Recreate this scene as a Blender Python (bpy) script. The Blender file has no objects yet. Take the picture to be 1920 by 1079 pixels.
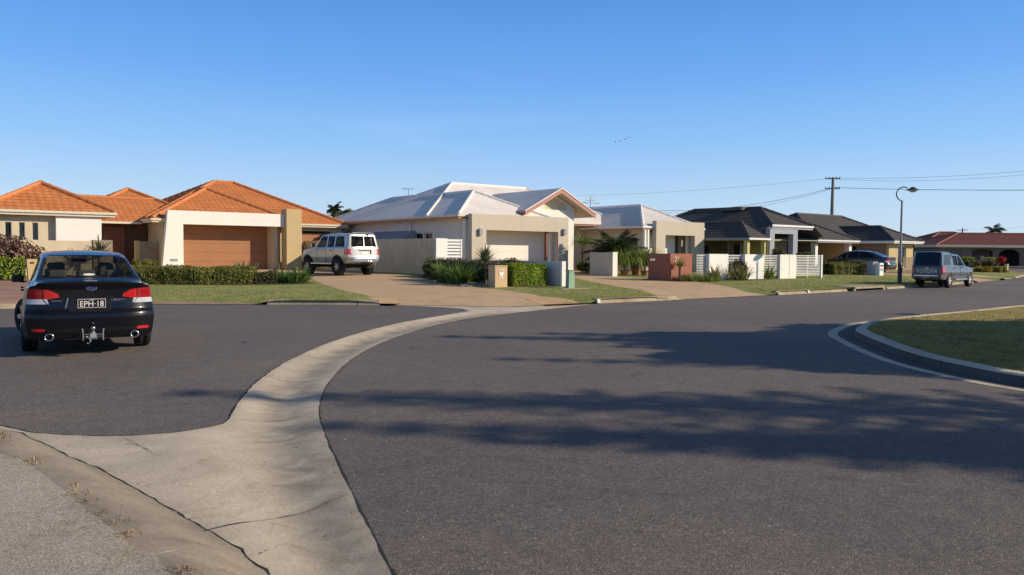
import bpy, math, random
import numpy as np
from mathutils import Vector, Matrix, geometry
from mathutils.bvhtree import BVHTree

sc = bpy.context.scene
COL = sc.collection
R = math.radians
rng = random.Random(7)

# ------------------------------------------------------------------ survey frame
# world X runs along the street, world Y away from it, camera stands at (0,0,1.45)
TH, EYE, FPX = R(38), 1.45, 1500.0
PITCH, ROLL = math.atan(63.5/1500), R(.4)
_c, _s, _cp, _sp = math.cos(ROLL), math.sin(ROLL), math.cos(PITCH), math.sin(PITCH)
def d2w(v): return Vector((math.cos(TH)*v[0]+math.sin(TH)*v[1], -math.sin(TH)*v[0]+math.cos(TH)*v[1], v[2]))
CR, CU, CF = d2w((_c, _s*_sp, _s*_cp)), d2w((-_s, _c*_sp, _c*_cp)), d2w((0, _cp, -_sp))
def sight(px, py): return CF + CR*((px-960)/FPX) - CU*((py-539.5)/FPX)
def G(px, py, z=0.0):
    d = sight(px, py); t = (z-EYE)/d.z; return (d.x*t, d.y*t)
def PV(px, py, v):
    d = sight(px, py); t = v/d.y; return Vector((d.x*t, v, EYE+d.z*t))
def PU(px, py, u):
    d = sight(px, py); t = u/d.x; return Vector((u, d.y*t, EYE+d.z*t))
def PD(px, py, D):
    return Vector((0, 0, EYE)) + sight(px, py)*D

KERB = [(-40,27),(2.2,23.3),(5.7,23.2),(7.94,21.6),(10.96,19.45),(13.2,17.1),(16.2,17.0),(20.4,17.0),(25.5,17.1),(31.3,17.35),(34.4,17.55),(40.3,18.1),(48.6,19.5),(52.7,20.3),(58.3,21.2),(75,26),(140,60)]
_ka = np.array(KERB[:-1],float); _kdv = np.array(KERB[1:],float)-_ka; _kl = (_kdv**2).sum(1)
def kd(u, v):
    """signed distance behind the kerb line"""
    qx, qy = u-_ka[:,0], v-_ka[:,1]; t = np.clip((qx*_kdv[:,0]+qy*_kdv[:,1])/_kl, 0, 1)
    e = np.hypot(qx-_kdv[:,0]*t, qy-_kdv[:,1]*t); i = int(e.argmin())
    return float(e[i]) if _kdv[i,0]*qy[i]-_kdv[i,1]*qx[i] > 0 else -float(e[i])
def base_z(u, v):
    d = kd(u, v)
    return .13+.022*max(0, min(d, 15)) if d > -.3 else 0
def GT(px, py):
    d = sight(px, py); lo, hi = 2.0, 2.0
    while hi < 160 and EYE+d.z*hi > base_z(d.x*hi, d.y*hi): lo = hi; hi += .6
    for _ in range(9):
        m = (lo+hi)/2
        if EYE+d.z*m > base_z(d.x*m, d.y*m): lo = m
        else: hi = m
    return (d.x*hi, d.y*hi)
def sstep(x): x = max(0, min(1, x)); return x*x*(3-2*x)

# ------------------------------------------------------------------ naming helpers
def tag(o, label=None, cat=None, group=None, kind=None):
    if label: o['label'] = label
    if cat: o['category'] = cat
    if group: o['group'] = group
    if kind: o['kind'] = kind
    return o
def thing(name, label, cat, loc=(0,0,0), rz=0, group=None):
    o = bpy.data.objects.new(name, None); COL.objects.link(o)
    o.location = loc; o.rotation_euler = (0, 0, rz); o.empty_display_size = .2
    return tag(o, label, cat, group)
def dup(root, loc, rz, label, group=None):
    r = root.copy(); COL.objects.link(r); r.location = loc; r.rotation_euler = (0, 0, rz); r['label'] = label
    if group: r['group'] = group
    for ch in list(root.children):
        c = ch.copy(); COL.objects.link(c); c.parent = r
        for g in list(ch.children):
            d = g.copy(); COL.objects.link(d); d.parent = c
    return r

class MB:
    """collects faces and links them as one mesh object"""
    def __init__(s): s.v, s.f, s.m, s.uv = [], [], [], {}
    def add(s, vs, fs, mi=0, uvs=None):
        n = len(s.v); s.v += [tuple(p) for p in vs]
        for k, f in enumerate(fs):
            if uvs: s.uv[len(s.f)] = uvs[k]
            s.f.append(tuple(i+n for i in f)); s.m.append(mi)
    def quad(s, *p, mi=0, uv=None): s.add(p, [tuple(range(len(p)))], mi, [uv] if uv else None)
    def box(s, x0, x1, y0, y1, z0, z1, mi=0, M=None):
        vs = [Vector(p) for p in ((x0,y0,z0),(x1,y0,z0),(x1,y1,z0),(x0,y1,z0),(x0,y0,z1),(x1,y0,z1),(x1,y1,z1),(x0,y1,z1))]
        if M: vs = [M @ p for p in vs]
        s.add(vs, [(0,3,2,1),(4,5,6,7),(0,1,5,4),(1,2,6,5),(2,3,7,6),(3,0,4,7)], mi)
    def bbox(s, x0, x1, y0, y1, z0, z1, b=.01, mi=0):
        """box with chamfered vertical and top edges"""
        ring = lambda i, z: [(x0+b+i,y0+i,z),(x1-b-i,y0+i,z),(x1-i,y0+b+i,z),(x1-i,y1-b-i,z),(x1-b-i,y1-i,z),(x0+b+i,y1-i,z),(x0+i,y1-b-i,z),(x0+i,y0+b+i,z)]
        rs = [ring(0,z0), ring(0,z1-b), ring(b,z1)]
        vs = [p for r in rs for p in r]
        fs = [tuple(range(7,-1,-1)), tuple(range(16,24))]
        for k in range(2):
            for i in range(8): j = (i+1)%8; fs.append((k*8+i,k*8+j,k*8+8+j,k*8+8+i))
        s.add(vs, fs, mi)
    def prism(s, poly, axis, a0, a1, mi=0):
        """polygon in the plane across `axis`, extruded from a0 to a1"""
        put = {'x': lambda p,a:(a,p[0],p[1]), 'y': lambda p,a:(p[0],a,p[1]), 'z': lambda p,a:(p[0],p[1],a)}[axis]
        n = len(poly); vs = [put(p,a0) for p in poly]+[put(p,a1) for p in poly]
        tri = geometry.tessellate_polygon([[Vector((p[0],p[1],0)) for p in poly]])
        fs = [tuple(t) for t in tri]+[tuple(i+n for i in reversed(t)) for t in tri]
        fs += [(i,(i+1)%n,(i+1)%n+n,i+n) for i in range(n)]
        s.add(vs, fs, mi)
    def tube(s, pts, r, n=8, mi=0, cap=True):
        pts = [Vector(p) for p in pts]; rs = r if isinstance(r,(list,tuple)) else [r]*len(pts)
        vs, fs = [], []
        for i, p in enumerate(pts):
            d = (pts[min(i+1,len(pts)-1)]-pts[max(i-1,0)]).normalized()
            a = d.cross(Vector((0,0,1)) if abs(d.z) < .9 else Vector((1,0,0))).normalized(); b = d.cross(a)
            for k in range(n):
                t = 2*math.pi*k/n; vs.append(p+a*math.cos(t)*rs[i]+b*math.sin(t)*rs[i])
        for i in range(len(pts)-1):
            for k in range(n): fs.append((i*n+k, i*n+(k+1)%n, (i+1)*n+(k+1)%n, (i+1)*n+k))
        if cap: fs += [tuple(range(n-1,-1,-1)), tuple(range((len(pts)-1)*n, len(pts)*n))]
        s.add(vs, fs, mi)
    def lathe(s, prof, n=24, M=None, mi=0):
        vs, fs = [], []
        for r, z in prof:
            for k in range(n):
                t = 2*math.pi*k/n; p = Vector((r*math.cos(t), r*math.sin(t), z)); vs.append(M @ p if M else p)
        for i in range(len(prof)-1):
            for k in range(n): fs.append((i*n+k, i*n+(k+1)%n, (i+1)*n+(k+1)%n, (i+1)*n+k))
        s.add(vs, fs, mi)
    def build(s, name, mats, parent=None, smooth=False, world=False, kind=None):
        me = bpy.data.meshes.new(name)
        off = Vector((0,0,0))
        if world and parent:
            r = parent
            while r.parent: r = r.parent
            off = r.location.copy()
        me.from_pydata([tuple(Vector(p)-off) for p in s.v] if off.length else s.v, [], s.f)
        for m in (mats if isinstance(mats,(list,tuple)) else [mats]): me.materials.append(m)
        me.polygons.foreach_set('material_index', s.m)
        if s.uv:
            ul = me.uv_layers.new(name='UVMap'); 
            for p in me.polygons:
                u = s.uv.get(p.index)
                if u:
                    for k, li in enumerate(p.loop_indices): ul.data[li].uv = u[k]
        if smooth: me.polygons.foreach_set('use_smooth', [True]*len(me.polygons))
        me.update()
        o = bpy.data.objects.new(name, me); COL.objects.link(o)
        if parent: o.parent = parent
        if kind: o['kind'] = kind
        return o

# ------------------------------------------------------------------ materials
def _nt(name):
    m = bpy.data.materials.new(name); m.use_nodes = True
    nt = m.node_tree; b = nt.nodes['Principled BSDF']; return m, nt, b
def _n(nt, t, **kw):
    n = nt.nodes.new(t)
    for k, v in kw.items():
        if k in n.inputs: n.inputs[k].default_value = v
        else: setattr(n, k, v)
    return n
def c4(c): return (c[0], c[1], c[2], 1)
def mixc(nt, fac, a, b, bt='MIX'):
    n = nt.nodes.new('ShaderNodeMix'); n.data_type = 'RGBA'; n.blend_type = bt
    for sock, v in ((n.inputs[0],fac),(n.inputs[6],a),(n.inputs[7],b)):
        if hasattr(v,'is_output'): nt.links.new(v, sock)
        else: sock.default_value = v if not isinstance(v,tuple) else (c4(v) if len(v)==3 else v)
    return n.outputs[2]
def ramp(nt, src, stops):
    n = nt.nodes.new('ShaderNodeValToRGB'); nt.links.new(src, n.inputs[0]); e = n.color_ramp.elements
    while len(e) < len(stops): e.new(.5)
    for k, (p, c) in enumerate(stops): e[k].position = p; e[k].color = c4(c) if isinstance(c,tuple) else (c,c,c,1)
    return n.outputs[0]
def pm(name, col, rough=.7, var=.12, scale=3, fine=40, bump=0.0, bscale=80, metal=0, spec=.4, coat=0, streak=0, coat_rough=.05):
    """painted / rendered surface: base colour broken up by broad and fine noise"""
    m, nt, b = _nt(name)
    tc = _n(nt,'ShaderNodeTexCoord'); co = tc.outputs['Object']
    n1 = _n(nt,'ShaderNodeTexNoise', Scale=scale, Detail=5.0); nt.links.new(co, n1.inputs['Vector'])
    n2 = _n(nt,'ShaderNodeTexNoise', Scale=fine, Detail=3.0); nt.links.new(co, n2.inputs['Vector'])
    f = _n(nt,'ShaderNodeMath', operation='ADD'); nt.links.new(n1.outputs[0], f.inputs[0])
    f2 = _n(nt,'ShaderNodeMath', operation='MULTIPLY'); nt.links.new(n2.outputs[0], f2.inputs[0]); f2.inputs[1].default_value = .5
    nt.links.new(f2.outputs[0], f.inputs[1])
    c = ramp(nt, f.outputs[0], [(.45, tuple(x*(1-var) for x in col)), (1.0, tuple(min(1,x*(1+var)) for x in col))])
    if streak:
        mp = _n(nt,'ShaderNodeMapping'); mp.inputs['Scale'].default_value = (9,9,.35); nt.links.new(co, mp.inputs[0])
        n3 = _n(nt,'ShaderNodeTexNoise', Scale=1.0, Detail=4.0); nt.links.new(mp.outputs[0], n3.inputs['Vector'])
        k = ramp(nt, n3.outputs[0], [(.5,1.0),(.78,1-streak)])
        c = mixc(nt, 1.0, c, k, 'MULTIPLY')
    nt.links.new(c, b.inputs['Base Color'])
    b.inputs['Roughness'].default_value = rough; b.inputs['Metallic'].default_value = metal
    b.inputs['Specular IOR Level'].default_value = spec
    b.inputs['Coat Weight'].default_value = coat; b.inputs['Coat Roughness'].default_value = coat_rough
    if bump:
        n4 = _n(nt,'ShaderNodeTexNoise', Scale=bscale, Detail=4.0); nt.links.new(co, n4.inputs['Vector'])
        bp = _n(nt,'ShaderNodeBump', Strength=bump, Distance=.02); nt.links.new(n4.outputs[0], bp.inputs['Height']); nt.links.new(bp.outputs[0], b.inputs['Normal'])
    return m
def leafm(name, c1, c2, c3=None, rough=.5, trans=.25):
    m, nt, b = _nt(name)
    g = _n(nt,'ShaderNodeNewGeometry')
    st = [(0.0,c1),(1.0,c2)] if not c3 else [(0.0,c1),(.55,c2),(1.0,c3)]
    c = ramp(nt, g.outputs['Random Per Island'], st)
    tc = _n(nt,'ShaderNodeTexCoord'); n1 = _n(nt,'ShaderNodeTexNoise', Scale=2.2, Detail=3.0); nt.links.new(tc.outputs['Object'], n1.inputs['Vector'])
    k = ramp(nt, n1.outputs[0], [(.35,.6),(.65,1.25)]); c = mixc(nt, 1.0, c, k, 'MULTIPLY')
    nt.links.new(c, b.inputs['Base Color']); b.inputs['Roughness'].default_value = rough; b.inputs['Specular IOR Level'].default_value = .3
    t = _n(nt,'ShaderNodeBsdfTranslucent'); nt.links.new(c, t.inputs[0])
    mx = _n(nt,'ShaderNodeMixShader'); mx.inputs[0].default_value = trans
    nt.links.new(b.outputs[0], mx.inputs[1]); nt.links.new(t.outputs[0], mx.inputs[2])
    nt.links.new(mx.outputs[0], nt.nodes['Material Output'].inputs[0])
    return m
def glassm(name, tint=(.02,.025,.03), rough=.03, see=0.0):
    m, nt, b = _nt(name)
    b.inputs['Base Color'].default_value = c4(tint); b.inputs['Roughness'].default_value = rough; b.inputs['Specular IOR Level'].default_value = .38
    if see:
        t = _n(nt,'ShaderNodeBsdfTransparent'); t.inputs[0].default_value = (see,see*1.02,see,1)
        mx = _n(nt,'ShaderNodeMixShader'); mx.inputs[0].default_value = .74
        nt.links.new(b.outputs[0], mx.inputs[1]); nt.links.new(t.outputs[0], mx.inputs[2]); nt.links.new(mx.outputs[0], nt.nodes['Material Output'].inputs[0])
    return m
def asphaltm():
    m, nt, b = _nt('asphalt')
    co = _n(nt,'ShaderNodeTexCoord').outputs['Object']
    v = _n(nt,'ShaderNodeTexVoronoi', Scale=120.0); nt.links.new(co, v.inputs['Vector'])
    sep = _n(nt,'ShaderNodeSeparateColor'); nt.links.new(v.outputs['Color'], sep.inputs[0])
    chip = ramp(nt, sep.outputs[0], [(0,(.148,.126,.112)),(.55,(.196,.167,.149)),(.93,(.244,.209,.186)),(.99,(.36,.31,.265)),(1.0,(.60,.54,.47))])
    gap = ramp(nt, v.outputs['Distance'], [(.25,1.0),(.75,.6)]); c = mixc(nt, 1.0, chip, gap, 'MULTIPLY')
    n1 = _n(nt,'ShaderNodeTexNoise', Scale=.35, Detail=6.0, Roughness=.65); nt.links.new(co, n1.inputs['Vector'])
    c = mixc(nt, 1.0, c, ramp(nt, n1.outputs[0], [(.3,(.86,.86,.9)),(.7,(1.16,1.12,1.08))]), 'MULTIPLY')
    n2 = _n(nt,'ShaderNodeTexNoise', Scale=5.0, Detail=5.0); nt.links.new(co, n2.inputs['Vector'])
    c = mixc(nt, 1.0, c, ramp(nt, n2.outputs[0], [(.35,.9),(.7,1.1)]), 'MULTIPLY')
    n5 = _n(nt,'ShaderNodeTexNoise', Scale=22.0, Detail=3.0); nt.links.new(co, n5.inputs['Vector'])
    c = mixc(nt, 1.0, c, ramp(nt, n5.outputs[0], [(.3,.82),(.7,1.18)]), 'MULTIPLY')
    # worn lanes, patches and old drips
    n6 = _n(nt,'ShaderNodeTexNoise', Scale=.09, Detail=3.0, Distortion=.8); nt.links.new(co, n6.inputs['Vector'])
    c = mixc(nt, 1.0, c, ramp(nt, n6.outputs[0], [(.38,(.90,.90,.92)),(.62,(1.10,1.09,1.07))]), 'MULTIPLY')
    n7 = _n(nt,'ShaderNodeTexNoise', Scale=1.6, Detail=6.0, Distortion=2.0); nt.links.new(co, n7.inputs['Vector'])
    c = mixc(nt, 1.0, c, ramp(nt, n7.outputs[0], [(.62,(1,1,1)),(.74,(.72,.72,.74))]), 'MULTIPLY')
    n8 = _n(nt,'ShaderNodeTexVoronoi', Scale=2.3); nt.links.new(co, n8.inputs['Vector'])
    c = mixc(nt, 1.0, c, ramp(nt, n8.outputs['Distance'], [(.0,(.55,.54,.54)),(.035,(.8,.8,.8)),(.05,(1,1,1))]), 'MULTIPLY')
    nt.links.new(c, b.inputs['Base Color']); b.inputs['Roughness'].default_value = .8; b.inputs['Specular IOR Level'].default_value = .35
    bp = _n(nt,'ShaderNodeBump', Strength=.45, Distance=.005); nt.links.new(v.outputs['Distance'], bp.inputs['Height']); bp.invert = True
    nt.links.new(bp.outputs[0], b.inputs['Normal'])
    return m
def concretem(name, col, chips=False, stain=.3, silt=False):
    m, nt, b = _nt(name)
    co = _n(nt,'ShaderNodeTexCoord').outputs['Object']
    n1 = _n(nt,'ShaderNodeTexNoise', Scale=1.1, Detail=7.0, Roughness=.62, Distortion=.6); nt.links.new(co, n1.inputs['Vector'])
    c = ramp(nt, n1.outputs[0], [(.3,tuple(x*(1-stain) for x in col)),(.55,col),(.75,tuple(x*1.12 for x in col))])
    n2 = _n(nt,'ShaderNodeTexNoise', Scale=45.0, Detail=4.0); nt.links.new(co, n2.inputs['Vector'])
    c = mixc(nt, 1.0, c, ramp(nt, n2.outputs[0], [(.3,.86),(.7,1.12)]), 'MULTIPLY')
    n3 = _n(nt,'ShaderNodeTexNoise', Scale=3.3, Detail=5.0, Distortion=1.5); nt.links.new(co, n3.inputs['Vector'])
    c = mixc(nt, 1.0, c, ramp(nt, n3.outputs[0], [(.56,(1,1,1)),(.72,(.8,.77,.72))]), 'MULTIPLY')
    hsrc = n2.outputs[0]; bd = .3
    if silt:                                              # silt and tyre marks gathered along the bottom of the dish
        at_ = _n(nt,'ShaderNodeAttribute', attribute_name='silt'); nz = _n(nt,'ShaderNodeTexNoise', Scale=2.6, Detail=6.0, Distortion=1.0); nt.links.new(co, nz.inputs['Vector'])
        mu = _n(nt,'ShaderNodeMath', operation='MULTIPLY'); nt.links.new(at_.outputs['Fac'], mu.inputs[0]); nt.links.new(ramp(nt, nz.outputs[0], [(.3,.2),(.62,1.0)]), mu.inputs[1])
        c = mixc(nt, mu.outputs[0], c, (.20,.165,.125))
    if chips:
        v = _n(nt,'ShaderNodeTexVoronoi', Scale=125.0); nt.links.new(co, v.inputs['Vector'])
        sep = _n(nt,'ShaderNodeSeparateColor'); nt.links.new(v.outputs['Color'], sep.inputs[0])
        c = mixc(nt, 1.0, c, ramp(nt, sep.outputs[0], [(0,(.70,.68,.65)),(.6,(1,.98,.95)),(1,(1.28,1.25,1.22))]), 'MULTIPLY')
        hsrc = v.outputs['Distance']; bd = .25
    nt.links.new(c, b.inputs['Base Color']); b.inputs['Roughness'].default_value = .85; b.inputs['Specular IOR Level'].default_value = .3
    bp = _n(nt,'ShaderNodeBump', Strength=bd, Distance=.006); nt.links.new(hsrc, bp.inputs['Height']); nt.links.new(bp.outputs[0], b.inputs['Normal'])
    return m
def paverm(name, c1, c2, mort, bw=.23, bh=.115):
    m, nt, b = _nt(name)
    co = _n(nt,'ShaderNodeTexCoord').outputs['Object']
    br = _n(nt,'ShaderNodeTexBrick', Scale=1.0); br.inputs['Brick Width'].default_value = bw; br.inputs['Row Height'].default_value = bh; br.inputs['Mortar Size'].default_value = .006
    br.inputs['Color1'].default_value = c4(c1); br.inputs['Color2'].default_value = c4(c2); br.inputs['Mortar'].default_value = c4(mort); nt.links.new(co, br.inputs['Vector'])
    n1 = _n(nt,'ShaderNodeTexNoise', Scale=.8, Detail=5.0); nt.links.new(co, n1.inputs['Vector'])
    c = mixc(nt, 1.0, br.outputs[0], ramp(nt, n1.outputs[0], [(.35,.8),(.7,1.15)]), 'MULTIPLY')
    nt.links.new(c, b.inputs['Base Color']); b.inputs['Roughness'].default_value = .85
    return m
def brickm(name, c1, c2, mort):
    m, nt, b = _nt(name)
    co = _n(nt,'ShaderNodeTexCoord').outputs['Object']
    mp = _n(nt,'ShaderNodeMapping'); mp.inputs['Rotation'].default_value = (R(90),0,0); nt.links.new(co, mp.inputs[0])
    br = _n(nt,'ShaderNodeTexBrick', Scale=1.0); br.inputs['Brick Width'].default_value = .24; br.inputs['Row Height'].default_value = .086; br.inputs['Mortar Size'].default_value = .008
    br.inputs['Color1'].default_value = c4(c1); br.inputs['Color2'].default_value = c4(c2); br.inputs['Mortar'].default_value = c4(mort); nt.links.new(mp.outputs[0], br.inputs['Vector'])
    nt.links.new(br.outputs[0], b.inputs['Base Color']); b.inputs['Roughness'].default_value = .85
    return m
def tilem(name, c1, c2, dark):
    m, nt, b = _nt(name)
    co = _n(nt,'ShaderNodeTexCoord').outputs['UV']
    br = _n(nt,'ShaderNodeTexBrick', Scale=1.0); br.inputs['Brick Width'].default_value = .3; br.inputs['Row Height'].default_value = .32; br.inputs['Mortar Size'].default_value = .012; br.inputs['Bias'].default_value = .1
    br.inputs['Color1'].default_value = c4(c1); br.inputs['Color2'].default_value = c4(c2); br.inputs['Mortar'].default_value = c4(dark); nt.links.new(co, br.inputs['Vector'])
    n1 = _n(nt,'ShaderNodeTexNoise', Scale=.9, Detail=6.0); nt.links.new(co, n1.inputs['Vector'])
    c = mixc(nt, 1.0, br.outputs[0], ramp(nt, n1.outputs[0], [(.3,.88),(.7,1.12)]), 'MULTIPLY')
    nt.links.new(c, b.inputs['Base Color']); b.inputs['Roughness'].default_value = .7; b.inputs['Specular IOR Level'].default_value = .3
    w = _n(nt,'ShaderNodeTexWave', Scale=1.06, wave_type='BANDS', bands_direction='X'); nt.links.new(co, w.inputs['Vector'])
    bp = _n(nt,'ShaderNodeBump', Strength=.5, Distance=.03); nt.links.new(w.outputs[0], bp.inputs['Height']); nt.links.new(bp.outputs[0], b.inputs['Normal'])
    return m
def sheetm(name, col, pitch=.19, k=.5, var=.1):
    m, nt, b = _nt(name)
    co = _n(nt,'ShaderNodeTexCoord').outputs['UV']
    w = _n(nt,'ShaderNodeTexWave', Scale=.314/pitch, wave_type='BANDS', bands_direction='X'); nt.links.new(co, w.inputs['Vector'])
    n1 = _n(nt,'ShaderNodeTexNoise', Scale=.7, Detail=6.0); nt.links.new(co, n1.inputs['Vector'])
    c = mixc(nt, 1.0, col, ramp(nt, n1.outputs[0], [(.3,1-var),(.7,1+var)]), 'MULTIPLY')
    c = mixc(nt, 1.0, c, ramp(nt, w.outputs[0], [(0,1-k*.5),(.6,1.0)]), 'MULTIPLY')
    nt.links.new(c, b.inputs['Base Color']); b.inputs['Roughness'].default_value = .55; b.inputs['Specular IOR Level'].default_value = .35
    bp = _n(nt,'ShaderNodeBump', Strength=k, Distance=.03); nt.links.new(w.outputs[0], bp.inputs['Height']); nt.links.new(bp.outputs[0], b.inputs['Normal'])
    return m
def grassm(name, c1, c2, c3, fine=60):
    m, nt, b = _nt(name)
    co = _n(nt,'ShaderNodeTexCoord').outputs['Object']
    n1 = _n(nt,'ShaderNodeTexNoise', Scale=.55, Detail=6.0, Roughness=.65); nt.links.new(co, n1.inputs['Vector'])
    c = ramp(nt, n1.outputs[0], [(.3,c1),(.5,c2),(.72,c3)])
    n2 = _n(nt,'ShaderNodeTexNoise', Scale=float(fine), Detail=4.0, Roughness=.7); nt.links.new(co, n2.inputs['Vector'])
    c = mixc(nt, 1.0, c, ramp(nt, n2.outputs[0], [(.3,.55),(.7,1.4)]), 'MULTIPLY')
    n3 = _n(nt,'ShaderNodeTexNoise', Scale=6.0, Detail=4.0); nt.links.new(co, n3.inputs['Vector'])
    c = mixc(nt, 1.0, c, ramp(nt, n3.outputs[0], [(.35,.85),(.7,1.15)]), 'MULTIPLY')
    nt.links.new(c, b.inputs['Base Color']); b.inputs['Roughness'].default_value = .9; b.inputs['Specular IOR Level'].default_value = .1
    bp = _n(nt,'ShaderNodeBump', Strength=.6, Distance=.03); nt.links.new(n2.outputs[0], bp.inputs['Height']); nt.links.new(bp.outputs[0], b.inputs['Normal'])
    return m

M_asphalt = asphaltm()
M_conc = concretem('drain concrete', (.60,.51,.395), stain=.24, silt=True)
M_kerb = concretem('kerb concrete', (.42,.345,.24), stain=.4)
M_kerb_dark = concretem('weathered kerb', (.36,.295,.225), stain=.4)
M_pan = concretem('stained shaded gutter', (.10,.095,.09), stain=.3)  # dark for tar staining, and for the shade on the kerb face
M_dirt = pm('dry dirt', (.34,.26,.16), .95, .4, 9, 60, .5, 50)
M_path = concretem('exposed aggregate path', (.42,.365,.30), chips=True)
M_drive = concretem('tan exposed driveway', (.61,.43,.265), chips=True, stain=.16)
M_sand = paverm('sandstone pavers', (.66,.43,.22), (.60,.39,.19), (.45,.3,.16))
M_brickpave = paverm('red brick pavers', (.42,.24,.17), (.36,.205,.145), (.28,.19,.13))
M_lawn = grassm('mown lawn', (.235,.265,.085), (.285,.30,.10), (.35,.335,.13))
M_lawn2 = grassm('island lawn', (.40,.30,.13), (.36,.285,.105), (.28,.265,.065), 40)
M_soil = pm('garden soil', (.10,.075,.055), .95, .4, 6, 50, .8, 30)
M_ground = pm('ground', (.12,.11,.06), .95, .3, .2)
M_crack = pm('crack fill', (.03,.028,.025), .95, .3)
M_dark = pm('black rubber', (.012,.012,.013), .75, .2)
M_black = pm('black paint', (.01,.01,.011), .4)
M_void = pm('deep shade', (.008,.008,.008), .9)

M_cream = pm('cream render', (.62,.52,.36), .85, .07, 1.5, 30, .15, 60, streak=.08)
M_white = pm('white render', (.82,.80,.74), .8, .05, 1.2, 30, .2, 60, streak=.05)
M_tan = pm('tan render', (.56,.42,.22), .85, .07, 1.5, 30, .15, 60, streak=.06)
M_beige = pm('beige render', (.56,.49,.39), .85, .05, 1.2, 30, .12, 60, streak=.06)
M_lilac = pm('pale grey render', (.66,.605,.58), .85, .05, 1.2, 30, .12, 60, streak=.06)
M_grey = pm('blue grey render', (.34,.36,.42), .8, .05, 1.2, 30, .1, 60)
M_maroon = pm('maroon render', (.36,.135,.085), .85, .07, 1.5, 30, .15, 60, streak=.08)
M_doorbrown = pm('brown garage door', (.34,.155,.07), .55, .08, 1.0, 20)
M_redbrown = pm('red brown timber', (.19,.07,.045), .6, .15, 2, 20)
M_darktimber = pm('dark timber', (.10,.055,.035), .6, .2, 2, 20, streak=.2)
M_pinkfascia = pm('terracotta fascia', (.45,.21,.16), .55, .06)
M_gutter = pm('cream gutter', (.70,.62,.48), .5, .05)
M_whitemetal = pm('white powder coat', (.80,.79,.76), .45, .04)
M_greymetal = pm('grey metal', (.30,.31,.33), .45, .08)
M_silver = pm('silver', (.62,.62,.62), .25, .05, metal=1)
M_galv = pm('galvanised steel', (.42,.43,.44), .45, .12, metal=.8)
M_win = glassm('window glass')
M_winframe = pm('window frame', (.72,.70,.66), .45, .04)
M_stone = brickm('stone cladding', (.34,.24,.16), (.42,.33,.25), (.2,.17,.14))
M_brick = brickm('red brick', (.32,.15,.10), (.26,.12,.08), (.35,.3,.25))
M_brickdark = brickm('brown brick', (.17,.12,.095), (.14,.095,.075), (.22,.19,.16))
M_paling = pm('tan paling fence', (.66,.535,.36), .8, .1, 2, 30, streak=.15)
M_brownslat = pm('brown slats', (.16,.11,.075), .7, .15)
M_tile_o = tilem('orange tiles', (.61,.235,.085), (.55,.20,.068), (.46,.16,.055))
M_ridge_o = pm('orange ridge tiles', (.55,.20,.07), .7, .15, 4)
M_tile_d = tilem('charcoal tiles', (.115,.102,.095), (.095,.084,.08), (.045,.041,.04))
M_ridge_d = pm('charcoal ridge tiles', (.08,.072,.07), .7, .15, 4)
M_tile_r = tilem('red tiles', (.24,.075,.06), (.21,.065,.052), (.11,.035,.03))
M_ridge_r = pm('red ridge tiles', (.22,.07,.055), .7, .15, 4)
M_zinc = sheetm('pale grey roof sheet', (.88,.81,.755), .25, .45)
M_zinc2 = sheetm('corrugated roof sheet', (.84,.79,.75), .27, 1.0)
M_ridge_z = pm('white ridge capping', (.75,.73,.70), .45, .05)
M_yellow = pm('yellow render', (.60,.52,.22), .8, .06)
M_wood = pm('weathered pole timber', (.23,.20,.17), .9, .2, 3, 30, .3, 40, streak=.3)
M_bark = pm('bark', (.16,.12,.09), .95, .3, 5, 40, .6, 30)

LM_hedge = leafm('hedge leaves', (.05,.08,.016), (.12,.165,.03), (.22,.235,.06))
LM_hedge_y = leafm('golden hedge leaves', (.14,.155,.03), (.26,.26,.055), (.38,.34,.09))
LM_bright = leafm('bright hedge leaves', (.18,.27,.02), (.29,.40,.03), (.40,.50,.06))
LM_shrub = leafm('shrub leaves', (.05,.055,.02), (.14,.13,.04), (.25,.19,.09))
LM_purple = leafm('purple leaves', (.06,.022,.025), (.20,.095,.075), (.55,.38,.28))
LM_strap = leafm('strap leaves', (.08,.15,.03), (.16,.26,.05), (.30,.38,.12))
LM_yucca = leafm('yucca leaves', (.10,.12,.06), (.20,.22,.12), (.32,.33,.20))
LM_flax = leafm('yellow flax leaves', (.18,.17,.06), (.32,.30,.12), (.45,.40,.2))
LM_grassy = leafm('fine green leaves', (.12,.18,.035), (.26,.33,.07), (.45,.50,.15))
LM_palm = leafm('palm leaves', (.03,.05,.02), (.06,.08,.03), (.11,.12,.06))
LM_dry = leafm('dry grass', (.30,.20,.09), (.42,.30,.16), (.5,.38,.22), trans=.1)
LM_red = leafm('red leaves', (.30,.01,.015), (.50,.02,.03), (.6,.06,.06))
LM_lime = leafm('lime hedge leaves', (.24,.32,.04), (.38,.46,.07), (.48,.52,.12))
LM_gold = leafm('golden ground leaves', (.28,.20,.02), (.42,.30,.03), (.5,.38,.06))
LM_blade = leafm('grass blades', (.25,.27,.085), (.33,.33,.11), (.46,.40,.17), rough=.8)
LM_blade2 = leafm('dry grass blades', (.25,.22,.07), (.34,.28,.10), (.46,.36,.16), rough=.8)
M_core = pm('shaded leaf core', (.018,.024,.008), .95, .3)
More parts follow.
